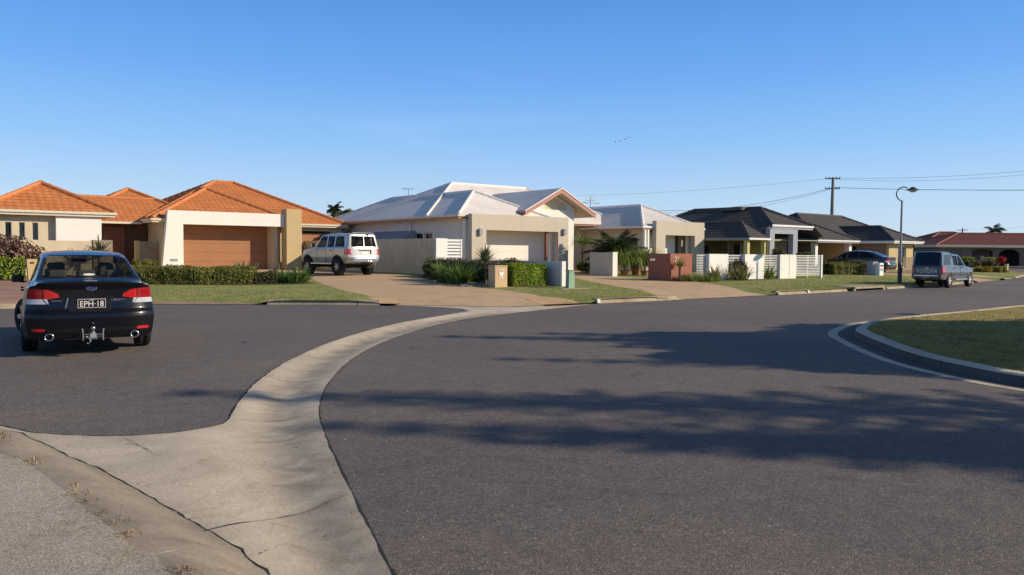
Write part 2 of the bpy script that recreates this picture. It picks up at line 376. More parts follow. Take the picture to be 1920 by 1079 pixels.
# ------------------------------------------------------------------ ground sheets
_pc = {}
def _arr(poly):
    k = id(poly); c = _pc.get(k)
    if c is None or c[0] is not poly or c[1] != len(poly):
        a = np.array([p[:2] for p in poly], float); b = np.roll(a,-1,0); d = b-a; L = (d*d).sum(1); L[L == 0] = 1e-12
        c = _pc[k] = (poly, len(poly), a, b, d, L, a.min(0), a.max(0))
    return c
def inside(p, poly):
    c = _arr(poly); x, y = p[0], p[1]
    if not (c[6][0] <= x <= c[7][0] and c[6][1] <= y <= c[7][1]): return False
    a, b = c[2], c[3]; m = (a[:,1] > y) != (b[:,1] > y)
    if not m.any(): return False
    a, d = a[m], c[4][m]
    return bool(((a[:,0]+d[:,0]*(y-a[:,1])/d[:,1]) > x).sum() & 1)
def pdist(p, poly, closed=True):
    c = _arr(poly); a, d, L = c[2], c[4], c[5]
    if not closed: a, d, L = a[:-1], d[:-1], L[:-1]
    q = np.array((p[0],p[1]))-a; t = np.clip((q*d).sum(1)/L, 0, 1); e = q-d*t[:,None]
    return float(np.sqrt((e*e).sum(1).min()))
def densify(poly, step, closed=True, jit=0.0):
    out = []; n = len(poly)
    for i in range(n if closed else n-1):
        a, b = Vector(poly[i][:2]), Vector(poly[(i+1)%n][:2]); k = max(1, int((b-a).length/step))
        for q in range(k):
            p = a.lerp(b, q/k)
            if jit: p = p+Vector((rng.uniform(-jit,jit), rng.uniform(-jit,jit)))
            out.append((p.x, p.y))
    if not closed: out.append(tuple(poly[-1][:2]))
    return out
def smooth_line(pts, step=.25):
    """Catmull-Rom through the points"""
    P = [Vector(p[:2]) for p in pts]; P = [P[0]*2-P[1]]+P+[P[-1]*2-P[-2]]; out = []
    for i in range(1, len(P)-2):
        n = max(2, int((P[i+1]-P[i]).length/step))
        for k in range(n):
            t = k/n; a, b, c, d = P[i-1], P[i], P[i+1], P[i+2]
            q = .5*((2*b)+(c-a)*t+(2*a-5*b+4*c-d)*t*t+(3*b-a-3*c+d)*t**3); out.append((q.x, q.y))
    out.append((P[-2].x, P[-2].y)); return out
def sheet(name, poly, zf, mat, step=1.0, holes=(), kind='structure', extra=(), parent=None):
    pts, edges = [], []
    for lp in (poly,)+tuple(holes):
        n0 = len(pts); pts += [Vector(p[:2]) for p in lp]
        edges += [(n0+i, n0+(i+1)%len(lp)) for i in range(len(lp))]
    xs = [p[0] for p in poly]; ys = [p[1] for p in poly]
    if step:
        x = min(xs)+step/2
        while x < max(xs):
            y = min(ys)+step/2
            while y < max(ys):
                if inside((x,y), poly) and pdist((x,y), poly) > step*.3: pts.append(Vector((x,y)))
                y += step
            x += step
    pts += [Vector(p) for p in extra if inside(p, poly)]
    vs, es, fs, *_ = geometry.delaunay_2d_cdt(pts, edges, [], 0, 1e-5)
    mb = MB(); keep = []
    for f in fs:
        c = (vs[f[0]]+vs[f[1]]+vs[f[2]])/3
        if inside(c, poly) and not any(inside(c, h) for h in holes): keep.append(tuple(f))
    mb.add([(p.x, p.y, zf(p.x, p.y)) for p in vs], keep)
    return mb.build(name, mat, parent, smooth=True, kind=kind)
def sweep(mb, line, prof, zf=lambda u,v:0, mi=0, caps=True):
    """profile (offset to the left of the line, height) carried along a line"""
    n = len(line); m = len(prof); vs = []
    for i, p in enumerate(line):
        a = Vector(line[max(0,i-1)][:2]); b = Vector(line[min(n-1,i+1)][:2]); d = (b-a).normalized(); nn = Vector((-d.y, d.x))
        for o, z in prof:
            q = Vector(p[:2])+nn*o; vs.append((q.x, q.y, z+zf(p[0],p[1])))
    fs = [(i*m+k, (i+1)*m+k, (i+1)*m+k+1, i*m+k+1) for i in range(n-1) for k in range(m-1)]
    if caps: fs += [tuple(range(m)), tuple(range(n*m-1, (n-1)*m-1, -1))]
    mb.add(vs, fs, mi)

def off(line, o):
    out = []
    for i, p in enumerate(line):
        a = Vector(line[max(0,i-1)]); b = Vector(line[min(len(line)-1,i+1)]); d = (b-a).normalized(); q = Vector(p)+Vector((-d.y,d.x))*o; out.append((q.x,q.y))
    return out
# --- outlines surveyed on the ground
dr_right = smooth_line([(.4,-2.6),(.95,.0),(1.38,1.9)]+[G(*p) for p in [(740,1079),(690,985),(640,880),(612,820),(600,780),(602,750),(620,715),(660,675),(720,642),(800,615),(880,598),(960,588),(1060,577),(1112,570.5)]], .12)
dr_left = smooth_line([G(*p) for p in [(330,812),(400,800),(425,791),(432,778),(455,745),(490,710),(550,672),(640,635),(740,608),(830,592),(880,584)]], .12)
dr_fan = [G(*p) for p in [(-260,742),(-120,772),(0,799),(60,812),(130,817),(200,819),(270,817)]]
crack_line = smooth_line([G(*p) for p in [(-260,752),(0,804),(60,823),(110,848),(150,866),(190,882),(260,920),(340,968),(400,1000),(450,1032),(480,1062),(520,1110)]]+[(.85,1.6),(.4,-.3),(-.2,-2.6)], .15)
path_edge = smooth_line([(-6.6,8.9)]+[G(px,py,.11) for px,py in [(-260,800),(0,852),(58,874),(100,905),(150,945),(200,985),(255,1030),(320,1079)]]+[(.45,1.7),(-.05,-.3),(-.7,-2.6)], .15)
apron_top = [G(*p) for p in [(868,579.5),(840,577.5),(800,575.5),(760,574)]]
kerb_pts = densify(KERB, .5, closed=False)
def kerb_slice(u0, u1): return [p for p in kerb_pts if u0 <= p[0] <= u1]

# driveways (cut out of the lawn)
drive_main = [(11.0,19.45),(12.1,18.3),(13.2,17.15),(14.6,17.05),(16.0,17.02)] + [GT(*p) for p in [(1052,562),(1012,554),(960,546),(905,540.5),(860,535),(826,530.5),(792,521)]] + [(18.4,31.0),(18.6,36),(19.0,45.5),(22.0,45.5),(22.0,46.6),(11.0,46.6),(11.0,43.2),(14.6,40)] + [GT(*p) for p in [(583,514),(583,522),(603,532),(640,544),(690,554),(722,562)]]
drive_21 = [(20.5,17.0),(22.8,17.03),(25.3,17.1)] + [GT(*p) for p in [(1400,544),(1340,533.5),(1300,528.5)]] + [(28.6,24.6),(28.0,27.0),(29.0,31.9),(35.2,31.9),(39.5,31.9),(39.5,34),(29,36.8),(24.5,30.5),(23.4,27.6)] + [GT(*p) for p in [(1076,521),(1110,529),(1160,538),(1220,548),(1270,557)]]
drive_pav = [(1.0,23.3),(4.5,23.3),(5.7,23.2),(6.9,22.35),(7.85,21.65),(8.1,21.95),(7.1,22.9),(5.9,23.75),(5.6,26),(6.2,31),(7.5,34.2),(9,37),(9,46),(7.6,46),(5,36.8),(4.4,35),(2.0,34.5),(-1,33),(-1.5,28)]
drive_d1 = [(49.0,19.6),(52.2,20.2),(54.6,20.6),(55,24),(55.2,31),(55.2,36),(50.6,36),(50.7,28),(50.8,25)]
drive_d2 = [(56.5,20.95),(58,21.2),(60,21.7),(60.5,26),(60,31),(60,36),(56.4,36),(56.4,28)]
DRIVES = [drive_main, drive_21, drive_pav, drive_d1, drive_d2]
DRIVES = [densify(d, .6) for d in DRIVES]
def zl(u, v):
    d = kd(u, v); b = .13+.022*max(0, min(d, 15))
    if d > 6: return b
    q = 9
    for D in DRIVES:
        c = _arr(D)
        if c[6][0]-1 < u < c[7][0]+1 and c[6][1]-1 < v < c[7][1]+1: q = min(q, 0 if inside((u,v),D) else pdist((u,v),D))
    w = sstep(q/.8)
    if w >= 1: return b
    r = .012+sstep(max(0,d)/2.4)*(b-.012)
    return r*(1-w)+b*w

sheet('ground', [(-700,-700),(900,-700),(900,900),(-700,900)], lambda u,v:-.16, M_ground, 0)
# lawns of the far side, one sheet out past the houses to the horizon
far = [(-700,60),(-300,40)]+[(-60,29)]+[(u,v) for u,v in densify(KERB,.5,False)]+[(400,190),(900,420),(900,900),(-700,900)]
grid = [(-20+i*1.0, 17+j*1.0) for i in range(100) for j in range(34)]
grid = [p for p in grid if kd(*p) > .4 and all(pdist(p, D) > .25 for D in DRIVES)]
near_e = [(p[0], p[1]+o) for p in densify(KERB,.5,False) for o in (.35,.9)]
near_e = [p for p in near_e if kd(*p) > .2 and all(pdist(p, D) > .2 for D in DRIVES)]
sheet('lawn', far, zl, M_lawn, 0, holes=DRIVES, extra=grid+near_e+[(-200+i*40, 120+j*60) for i in range(20) for j in range(8)])
for nm, D, m in (('driveway', DRIVES[0], M_drive), ('driveway', DRIVES[1], M_drive), ('paved_driveway', DRIVES[2], M_brickpave), ('driveway', DRIVES[3], M_drive), ('driveway', DRIVES[4], M_drive)):
    sheet(nm, D, zl, m, .8)
# pale sandstone edging where the lawn meets the shared driveway
for pl_ in ([(667,556.5),(737,555.5),(752,562),(742,571),(728,570)], [(985,557.5),(1028,554.5),(1104,566.5),(1100,570.5),(1030,572)]):
    sheet('driveway_edging', densify([GT(*p) for p in pl_], .4), lambda u,v: zl(u,v)+.008, M_sand, .6)

# road, court and the concrete drain between them
island_lip = smooth_line([(8.2,-9),(8.9,-2.5),(9.3,.8)]+[G(*p) for p in [(1920,735),(1740,700),(1640,672),(1570,640),(1552,625),(1575,612)]]+[(16.6,9.08),(18.5,9.2),(23,9.3),(30,9.9),(48,13.5),(78,21.5),(140,50)], .2)
isl_poly = island_lip+[(140,-60),(8.2,-60)]
def road_z(u, v): return 0.0
road_poly = off(dr_right,.03)+kerb_slice(16.4,58)+[(75,26),(140,60)]+list(reversed(island_lip))+[(8.0,-30),(2.4,-30)]
sheet('road', densify(road_poly, .3, jit=.004), road_z, M_asphalt, 2.0)
court_poly = off(dr_fan,-.03)+off(dr_left,-.03)+apron_top+list(reversed([p for p in kerb_pts if p[0] < 10.9]))[0:]+[(-40,14),(-14,11)]
sheet('court_road', densify(court_poly, .3, jit=.004), road_z, M_asphalt, 2.0)
# the concrete: a shallow dish along its middle
drain_poly = [p for p in reversed(crack_line)]
drain_poly = crack_line+[p for p in dr_right]+[(14.4,17.03),(13.2,17.1),(12.1,18.25),(10.96,19.45)]+list(reversed(apron_top))+list(reversed(dr_left))+list(reversed(dr_fan))
mid_line = []
for p in dr_left[6:]:
    q = min(dr_right, key=lambda r: math.hypot(r[0]-p[0], r[1]-p[1])); mid_line.append(((p[0]*.45+q[0]*.55), (p[1]*.45+q[1]*.55)))
mid_line = [(.7,.0),(1.15,1.8),(1.55,3.1)]+[G(560,860),G(525,800)]+mid_line
for _ in range(6): mid_line = [mid_line[0]]+[((a[0]+2*b[0]+c[0])/4,(a[1]+2*b[1]+c[1])/4) for a,b,c in zip(mid_line,mid_line[1:],mid_line[2:])]+[mid_line[-1]]
mid_line = smooth_line(mid_line[::2]+[mid_line[-1]], .1)
def drain_z(u, v):
    d = pdist((u,v), mid_line, False); e = pdist((u,v), drain_poly)
    return .004-.05*sstep(1-d/.75)*sstep(e/.35)
dr_o = sheet('spoon_drain', drain_poly, drain_z, M_conc, .12)
sa = dr_o.data.attributes.new('silt', 'FLOAT', 'POINT')
for i, vv in enumerate(dr_o.data.vertices):
    d_ = pdist((vv.co.x,vv.co.y), mid_line, False); sa.data[i].value = .75*sstep(1-d_/.42)+.25*sstep(1-pdist((vv.co.x,vv.co.y), drain_poly)/.12)
def crack(name, line, w, mat, zf, jit=.012):
    pts = densify(line, .07, False); mb = MB(); vs, fs = [], []
    for i, p in enumerate(pts):
        a = Vector(pts[max(0,i-1)]); b = Vector(pts[min(len(pts)-1,i+1)]); d = (b-a).normalized(); nn = Vector((-d.y,d.x))
        c = Vector(p)+nn*rng.uniform(-jit,jit); ww = w*rng.uniform(.3,1.6)*min(1,.15+i/6,.15+(len(pts)-1-i)/6)
        for s in (-1,1): q = c+nn*ww*s*.5; vs.append((q.x,q.y,zf(q.x,q.y)+.002))
    fs = [(2*i,2*i+1,2*i+3,2*i+2) for i in range(len(pts)-1)]
    mb.add(vs, fs); return mb.build(name, mat, kind='structure')
crack('drain_crack', [p for p in crack_line if p[1] > 3.15 and p[1] < 12], .010, M_crack, drain_z)
for a, b in (((300,858),(228,820)),((660,927),(300,1022)),((600,777),(432,789)),((625,708),(492,712)),((742,634),(640,636))):
    crack('drain_joint', smooth_line([G(*a),((G(*a)[0]+G(*b)[0])/2,(G(*a)[1]+G(*b)[1])/2+.02),G(*b)],.2), .009, M_crack, lambda u,v: drain_z(u,v)+.003, .004)
crack('road_edge_seam', [p for p in dr_right if 1.5 < p[1] < 16.5], .011, M_crack, lambda u,v:.004, .004)
crack('court_edge_seam', dr_fan[1:]+dr_left[:-4], .014, M_crack, lambda u,v:.004, .010)
# roll-over kerb and path at the camera's feet
ks, fs = [], []
L1 = densify(crack_line, .2, False)
rows = [0,.12,.3,.5,.75,1.0,1.08]; prof = [.003,.012,.045,.085,.105,.112,.104]
mb = MB(); vs = []
for p in L1:
    q = min(path_edge, key=lambda r: math.hypot(r[0]-p[0], r[1]-p[1]))
    for t, z in zip(rows, prof): vs.append((p[0]+(q[0]-p[0])*t, p[1]+(q[1]-p[1])*t, z))
n = len(rows); mb.add(vs, [(i*n+k,(i+1)*n+k,(i+1)*n+k+1,i*n+k+1) for i in range(len(L1)-1) for k in range(n-1)])
mb.build('rollover_kerb', M_kerb_dark, smooth=True, kind='structure')
sheet('footpath', path_edge+[(-3,-2.6),(-9,3)], lambda u,v: .112+.02*sstep(pdist((u,v),path_edge,False)/.05), M_path, .4)
mb = MB(); sweep(mb, path_edge, [(-.06,.088),(-.02,.096),(.10,.096),(.13,.088)], caps=False); mb.build('edge_soil', M_kerb_dark, kind='structure')
sheet('side_strip', [(-6.6,8.9)]+[(-9,3),(-3,-2.6),(-40,-30),(-60,14)], lambda u,v: .1, M_lawn, 4)

# kerbs of the far side, cast in short lengths with open joints
def kerb_run(line, name='kerb', mat=M_kerb, face=.12, seg=2.4, ends=.6):
    mb = MB(); s = 0; cur = [line[0]]; tot = sum(math.dist(a,b) for a,b in zip(line,line[1:]))
    runs, acc, done = [], 0, 0
    for a, b in zip(line, line[1:]):
        acc += math.dist(a,b); cur.append(b)
        if acc > seg: runs.append(cur); cur = [b]; acc = 0
    if len(cur) > 1: runs.append(cur)
    for r in runs:
        r = [tuple(Vector(r[0]).lerp(Vector(r[1]), .04))]+r[1:-1]+[tuple(Vector(r[-1]).lerp(Vector(r[-2]), .04))]
        h = rng.uniform(-.006,.006)
        sweep(mb, r, [(-.02,-.05),(-.01,.015),(.05,face-.03+h),(.075,face+h),(.10,face+.012+h),(.24,face+.016+h),(.245,0)])
    return mb.build(name, mat, kind='structure')
fine = densify(KERB, .3, False)
def fsl(a, b): return [p for p in fine if a <= p[0] <= b]
kerb_run(fsl(-40,4.4)); kerb_run(fsl(7.98,10.9)); kerb_run(fsl(16.5,20.3)); kerb_run(fsl(25.6,31.2)); kerb_run(fsl(34.7,48.2)); kerb_run(fsl(61,140))
# kerb inlet: open slot under a thick lintel
iw = thing('storm_drain_inlet', 'long concrete drain inlet with dark slot in the kerb before the street lamp', 'drain inlet', (33,17.5,0))
mb = MB(); ln = fsl(31.3,34.6)
sweep(mb, ln, [(-.02,.085),(-.02,.165),(.9,.185),(.9,.085)]); mb.build('lintel', M_kerb, iw, world=True)
mb = MB(); sweep(mb, ln, [(.12,-.03),(.14,.085)]); mb.build('slot', M_void, iw, world=True)
for k in (0,-1):
    mb = MB(); p = ln[k]; mb.box(p[0]-.09, p[0]+.09, p[1]-.01, p[1]+.3, -.02, .085); mb.build('end_block', M_kerb, iw, world=True)
# yellow paint patch on the left kerb, white reflector plates on the kerb face
pm_y = pm('worn yellow paint', (.55,.38,.12), .8, .35, 8)
mb = MB(); ln = [p for p in fine if 2.3 < p[0] < 2.95]
sweep(mb, ln, [(-.016,.018),(.046,.092),(.072,.124),(.10,.138),(.16,.141)], caps=False); tag(mb.build('kerb_paint', pm_y), 'faded yellow paint patch on the kerb left of the dark sedan', 'paint patch')
for px, py, lb in ((1142,567,'small white marker plate on kerb beside the sandy driveway corner'), (1521,548,'small white marker plate on kerb left of the drain inlet')):
    u, v = G(px, py, .06); mb = MB(); d = [p for p in fine if abs(p[0]-u) < .5][0]
    vv = [p[1] for p in fine if abs(p[0]-u) < .35][0]
    mb.bbox(u-.06, u+.06, vv-.022, vv+.05, .015, .122, .004); tag(mb.build('kerb_marker', M_whitemetal), lb, 'marker', 'white kerb markers')

# corner lawn on the right with upright kerb and gutter
mb = MB(); sweep(mb, island_lip, [(.0,.003),(-.02,.006),(-.17,-.002)], caps=False); mb.build('gutter_lip', M_conc, kind='structure', smooth=True)
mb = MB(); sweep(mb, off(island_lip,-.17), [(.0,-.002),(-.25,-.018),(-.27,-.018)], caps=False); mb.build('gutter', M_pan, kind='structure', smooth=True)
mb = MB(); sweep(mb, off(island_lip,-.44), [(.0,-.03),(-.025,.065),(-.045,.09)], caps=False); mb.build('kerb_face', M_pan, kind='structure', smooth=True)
mb = MB(); sweep(mb, off(island_lip,-.48), [(.0,.09),(-.03,.108),(-.06,.114),(-.19,.116),(-.195,.03)], caps=False); mb.build('kerb', M_conc, kind='structure')
isl_in = off(island_lip, -.665)
isl = isl_in+[(140,-60),(8.9,-60)]
def iz(u, v): return .10+.07*sstep(pdist((u,v), isl_in, False)/7)
sheet('corner_lawn', isl, iz, M_lawn2, 0, extra=[(9+i*.8,-12+j*.8) for i in range(45) for j in range(30)])

# ------------------------------------------------------------------ grass blades
def blades(name, pts_z, hgt, mat, lab, wid=.006):
    mb = MB()
    vs, fs = [], []
    for (u,v,z) in pts_z:
        a = rng.uniform(0,6.283); h = hgt*rng.uniform(.5,1.3); l = h*rng.uniform(.1,.7); w = wid*rng.uniform(.7,1.5)
        c, s = math.cos(a), math.sin(a); b = rng.uniform(0,6.283); k = len(vs)
        vs += [(u-c*w,v-s*w,z-.005),(u+c*w,v+s*w,z-.005),(u+math.cos(b)*l,v+math.sin(b)*l,z+h)]; fs.append((k,k+1,k+2))
    mb.add(vs, fs); return tag(mb.build(name, mat), lab, 'grass', kind='stuff')
pts = []
while len(pts) < 42000:
    u = 9.3+abs(rng.gauss(0,5)); v = rng.uniform(-2,9.6)
    if inside((u,v), isl) and u < 30: pts.append((u,v,iz(u,v)))
blades('grass', pts, .038, LM_blade2, 'short patchy grass on the shaded corner lawn at the right')
pts = []
while len(pts) < 26000:
    u = rng.uniform(4.5,45); d = rng.random()**2*7; v = 0
    k = [p for p in ((u, 17),)][0]
    v = np.interp(u, [p[0] for p in KERB], [p[1] for p in KERB])+.26+d
    if not any(inside((u,v),D) for D in DRIVES): pts.append((u,v,zl(u,v)))
blades('grass', pts, .026, LM_blade, 'mown green grass on the verge across the road', .012)
pts = []
for k in range(1600):
    p = path_edge[rng.randrange(10,len(path_edge)-20)]
    if p[1] < 2.2 or p[1] > 8: continue
    cl = math.sin(p[1]*3.1)+math.sin(p[1]*7.7+1)
    if cl < -.2: continue
    pts.append((p[0]+rng.gauss(.03,.035), p[1]+rng.gauss(.02,.03), .112))
blades('grass', pts, .018, LM_dry, 'dry straw coloured grass along the edge of the near footpath', .004)

# wind blown leaves and grit along the concrete and the road edges
mb = MB()
for k in range(150):
    if k < 70: p = dr_right[rng.randrange(8,len(dr_right)-30)]; q = (p[0]+rng.gauss(-.02,.10), p[1]+rng.gauss(0,.05)); z = .006
    elif k < 110: p = crack_line[rng.randrange(4,len(crack_line)-12)]; q = (p[0]+rng.gauss(.05,.12), p[1]+rng.gauss(.03,.1)); z = .012
    else: p = mid_line[rng.randrange(4,len(mid_line))]; q = (p[0]+rng.gauss(0,.2), p[1]+rng.gauss(0,.2)); z = .0
    if not (2.2 < q[1] < 16): continue
    z = max(z, drain_z(*q)+.004) if inside(q, drain_poly) else z
    a = rng.uniform(0,6.28); l = rng.uniform(.006,.02); w = l*rng.uniform(.25,.5); c, s = math.cos(a), math.sin(a)
    mb.add([(q[0]-c*l,q[1]-s*l,z+.001),(q[0]-s*w,q[1]+c*w,z+.004),(q[0]+c*l,q[1]+s*l,z+.002),(q[0]+s*w,q[1]-c*w,z+.003)], [(0,1,2),(0,2,3)])
tag(mb.build('leaf_litter', LM_dry), 'scattered dry leaf litter along the concrete drain and road edge', 'leaf litter', kind='stuff')

# ------------------------------------------------------------------ building helpers
def clip_v(poly, lo, hi):
    def half(P, s, lim):
        out = []
        for i in range(len(P)):
            a, b = P[i], P[(i+1)%len(P)]; da, db = s*(a[1]-lim), s*(b[1]-lim)
            if da >= 0: out.append(a)
            if (da > 0 and db < 0) or (da < 0 and db > 0):
                t = da/(da-db); out.append((a[0]+(b[0]-a[0])*t, a[1]+(b[1]-a[1])*t))
        return out
    P = half(poly, 1, lo); return half(P, -1, hi) if len(P) > 2 else []
def roof_face(mb, pts, tiled=True, course=.32, lift=.024):
    P = [Vector(p) for p in pts]
    n = sum(((P[i]-P[0]).cross(P[i+1]-P[0]) for i in range(1,len(P)-1)), Vector()).normalized()
    if n.z < 0: n = -n; P.reverse()
    e = Vector((0,0,1)).cross(n).normalized(); s = n.cross(e)
    o = min(P, key=lambda p: p.z); q = [((p-o).dot(e), (p-o).dot(s)) for p in P]
    b0 = min(y for x,y in q); b1 = max(y for x,y in q)
    if not tiled:
        mb.add(P, [tuple(range(len(P)))], 0, [q]); return
    k = b0
    while k < b1-.01:
        st = clip_v(q, k, min(b1, k+course))
        if len(st) > 2:
            W = lambda x,y,l: o+e*x+s*y+n*l
            top = [W(x,y,lift*(1-(y-k)/course)) for x,y in st]
            mb.add(top, [tuple(range(len(top)))], 0, [st])
            lo = [i for i,(x,y) in enumerate(st) if abs(y-k) < 1e-5]
            if len(lo) == 2:
                a, b = st[lo[0]], st[lo[1]]
                mb.add([W(a[0],a[1],-.01),W(b[0],b[1],-.01),top[lo[1]],top[lo[0]]], [(0,1,2,3)], 0, [[a,b,b,a]])
        k += course
def ridge_line(mb, a, b, tiled=True, r=.10):
    a, b = Vector(a), Vector(b); L = (b-a).length
    if not tiled:
        mb.tube([a+Vector((0,0,.02)), b+Vector((0,0,.02))], r*.8, 8); return
    n = max(1, int(L/.4))
    for i in range(n):
        p, q = a.lerp(b, i/n), a.lerp(b, (i+1.15)/n if i < n-1 else 1)
        mb.tube([p+Vector((0,0,.035)), q+Vector((0,0,.045))], [r*.92, r*1.08], 8)
def hip(parent, u0, u1, v0, v1, ze, pitch, tile, ridge, tiled=True, fascia=M_gutter, gut=M_gutter, faces='LRFB', soffit=True, skip=0):
    k = min(u1-u0, v1-v0)/2; h = ze+k*pitch
    if u1-u0 >= v1-v0: A, B = Vector((u0+k,v0+k,h)), Vector((u1-k,v0+k,h))
    else: A, B = Vector((u0+k,v0+k,h)), Vector((u0+k,v1-k,h))
    c = [Vector((u0,v0,ze)),Vector((u1,v0,ze)),Vector((u1,v1,ze)),Vector((u0,v1,ze))]
    if u1-u0 >= v1-v0: F = {'F':[c[0],c[1],B,A],'R':[c[1],c[2],B],'B':[c[2],c[3],A,B],'L':[c[3],c[0],A]}
    else: F = {'F':[c[0],c[1],A],'R':[c[1],c[2],B,A],'B':[c[2],c[3],B],'L':[c[3],c[0],A,B]}
    dedup = lambda P: [p for i,p in enumerate(P) if (p-P[i-1]).length > 1e-4]
    mb = MB()
    for kk in faces: roof_face(mb, dedup(F[kk]), tiled)
    if soffit: mb.box(u0+.04,u1-.04,v0+.04,v1-.04,ze-.17,ze-.14)
    roof = mb.build('roof', tile, parent, world=True)
    mb = MB()
    if u1-u0 >= v1-v0: hp = [(c[0],A),(c[1],B),(c[2],B),(c[3],A)]
    else: hp = [(c[0],A),(c[1],A),(c[2],B),(c[3],B)]
    for a, b in hp[skip:]: ridge_line(mb, a, b, tiled)
    if (A-B).length > .1: ridge_line(mb, A, B, tiled)
    mb.build('ridge_cap', ridge, roof, world=True)
    gutter(roof, u0, u1, v0, v1, ze, fascia, gut)
    return roof
def gutter(roof, u0, u1, v0, v1, ze, fascia, gut):
    for nm, m, z0, z1, o in (('fascia', fascia, ze-.20, ze-.035, 0), ('gutter', gut, ze-.10, ze+.0, .07)):
        mb = MB(); t = .03 if nm == 'fascia' else .07
        mb.box(u0-o,u1+o,v0-o,v0-o+t,z0,z1); mb.box(u0-o,u1+o,v1+o-t,v1+o,z0,z1)
        mb.box(u0-o,u0-o+t,v0-o+t,v1+o-t,z0,z1); mb.box(u1+o-t,u1+o,v0-o+t,v1+o-t,z0,z1)
        mb.build(nm, m, roof, world=True)
def wall(mb, p0, p1, z0, z1, t=.2, ops=(), mi=0):
    """wall with real openings; outside is to the right of p0->p1"""
    a, b = Vector(p0), Vector(p1); L = (b-a).length; d = (b-a)/L; nn = Vector((-d.y,d.x))
    xs = sorted({0,L}|{x for o in ops for x in o[:2]}); zs = sorted({z0,z1}|{z for o in ops for z in o[2:4]})
    P = lambda x,z,k: (a.x+d.x*x+nn.x*t*k, a.y+d.y*x+nn.y*t*k, z)
    for i in range(len(xs)-1):
        for j in range(len(zs)-1):
            cx, cz = (xs[i]+xs[i+1])/2, (zs[j]+zs[j+1])/2
            if any(o[0] < cx < o[1] and o[2] < cz < o[3] for o in ops): continue
            A = [(xs[i],zs[j]),(xs[i+1],zs[j]),(xs[i+1],zs[j+1]),(xs[i],zs[j+1])]
            mb.add([P(x,z,0) for x,z in A], [(0,1,2,3)], mi); mb.add([P(x,z,1) for x,z in A], [(3,2,1,0)], mi)
    for x0,x1,q0,q1 in ops:
        mb.add([P(x0,q0,0),P(x0,q0,1),P(x0,q1,1),P(x0,q1,0)], [(0,1,2,3)], mi)
        mb.add([P(x1,q0,0),P(x1,q0,1),P(x1,q1,1),P(x1,q1,0)], [(3,2,1,0)], mi)
        mb.add([P(x0,q1,0),P(x0,q1,1),P(x1,q1,1),P(x1,q1,0)], [(0,1,2,3)], mi)
        mb.add([P(x0,q0,0),P(x0,q0,1),P(x1,q0,1),P(x1,q0,0)], [(3,2,1,0)], mi)
    mb.add([P(0,z0,0),P(0,z0,1),P(0,z1,1),P(0,z1,0)], [(3,2,1,0)], mi); mb.add([P(L,z0,0),P(L,z0,1),P(L,z1,1),P(L,z1,0)], [(0,1,2,3)], mi)
    mb.add([P(0,z1,0),P(L,z1,0),P(L,z1,1),P(0,z1,1)], [(0,1,2,3)], mi)
def window(parent, p0, p1, z0, z1, rec=.1, fr=.05, bars=1, frame=None, glass=None):
    """framed pane set back in an opening from p0 to p1"""
    a, b = Vector(p0), Vector(p1); L = (b-a).length; d = (b-a)/L; nn = Vector((-d.y,d.x))
    M = Matrix(((d.x,nn.x,0,a.x),(d.y,nn.y,0,a.y),(0,0,1,0),(0,0,0,1)))
    mb = MB(); y0, y1 = rec, rec+.06
    mb.box(.0,fr,y0,y1,z0,z1,M=M); mb.box(L-fr,L,y0,y1,z0,z1,M=M); mb.box(fr,L-fr,y0,y1,z0,z0+fr,M=M); mb.box(fr,L-fr,y0,y1,z1-fr,z1,M=M)
    for k in range(1,bars): x = L*k/bars; mb.box(x-fr*.5,x+fr*.5,y0,y1,z0+fr,z1-fr,M=M)
    w = mb.build('window', frame or M_winframe, parent, world=True)
    mb = MB(); mb.box(fr*.5,L-fr*.5,y0+.025,y0+.035,z0+fr*.5,z1-fr*.5,M=M); mb.build('pane', glass or M_win, w, world=True)
    return w
def panel_door(parent, u0, u1, v, z0, z1, mat, rows=4, name='garage_door', groove=.012):
    mb = MB(); h = (z1-z0)/rows
    for k in range(rows): mb.bbox(u0,u1,v,v+.05,z0+k*h+.003,z0+(k+1)*h-.004,groove)
    mb.box(u0,u1,v+.02,v+.06,z0,z1)
    return mb.build(name, mat, parent, world=True)
def part_box(parent, name, mat, *bx, b=.0):
    mb = MB()
    for q in bx: (mb.bbox(*q, b) if b else mb.box(*q))
    return mb.build(name, mat, parent, world=True)
def text(parent, body, size, M, mat, name='lettering', depth=.004, align='CENTER'):
    cu = bpy.data.curves.new('t', 'FONT'); cu.body = body; cu.size = size; cu.extrude = depth/2; cu.align_x = align; cu.align_y = 'CENTER'; cu.resolution_u = 3
    t = bpy.data.objects.new('t', cu); COL.objects.link(t)
    dg = bpy.context.evaluated_depsgraph_get(); me = bpy.data.meshes.new_from_object(t.evaluated_get(dg))
    bpy.data.objects.remove(t); bpy.data.curves.remove(cu)
    me.transform(M); me.materials.clear(); me.materials.append(mat); me.name = name
    o = bpy.data.objects.new(name, me); COL.objects.link(o)
    if parent: o.parent = parent
    return o
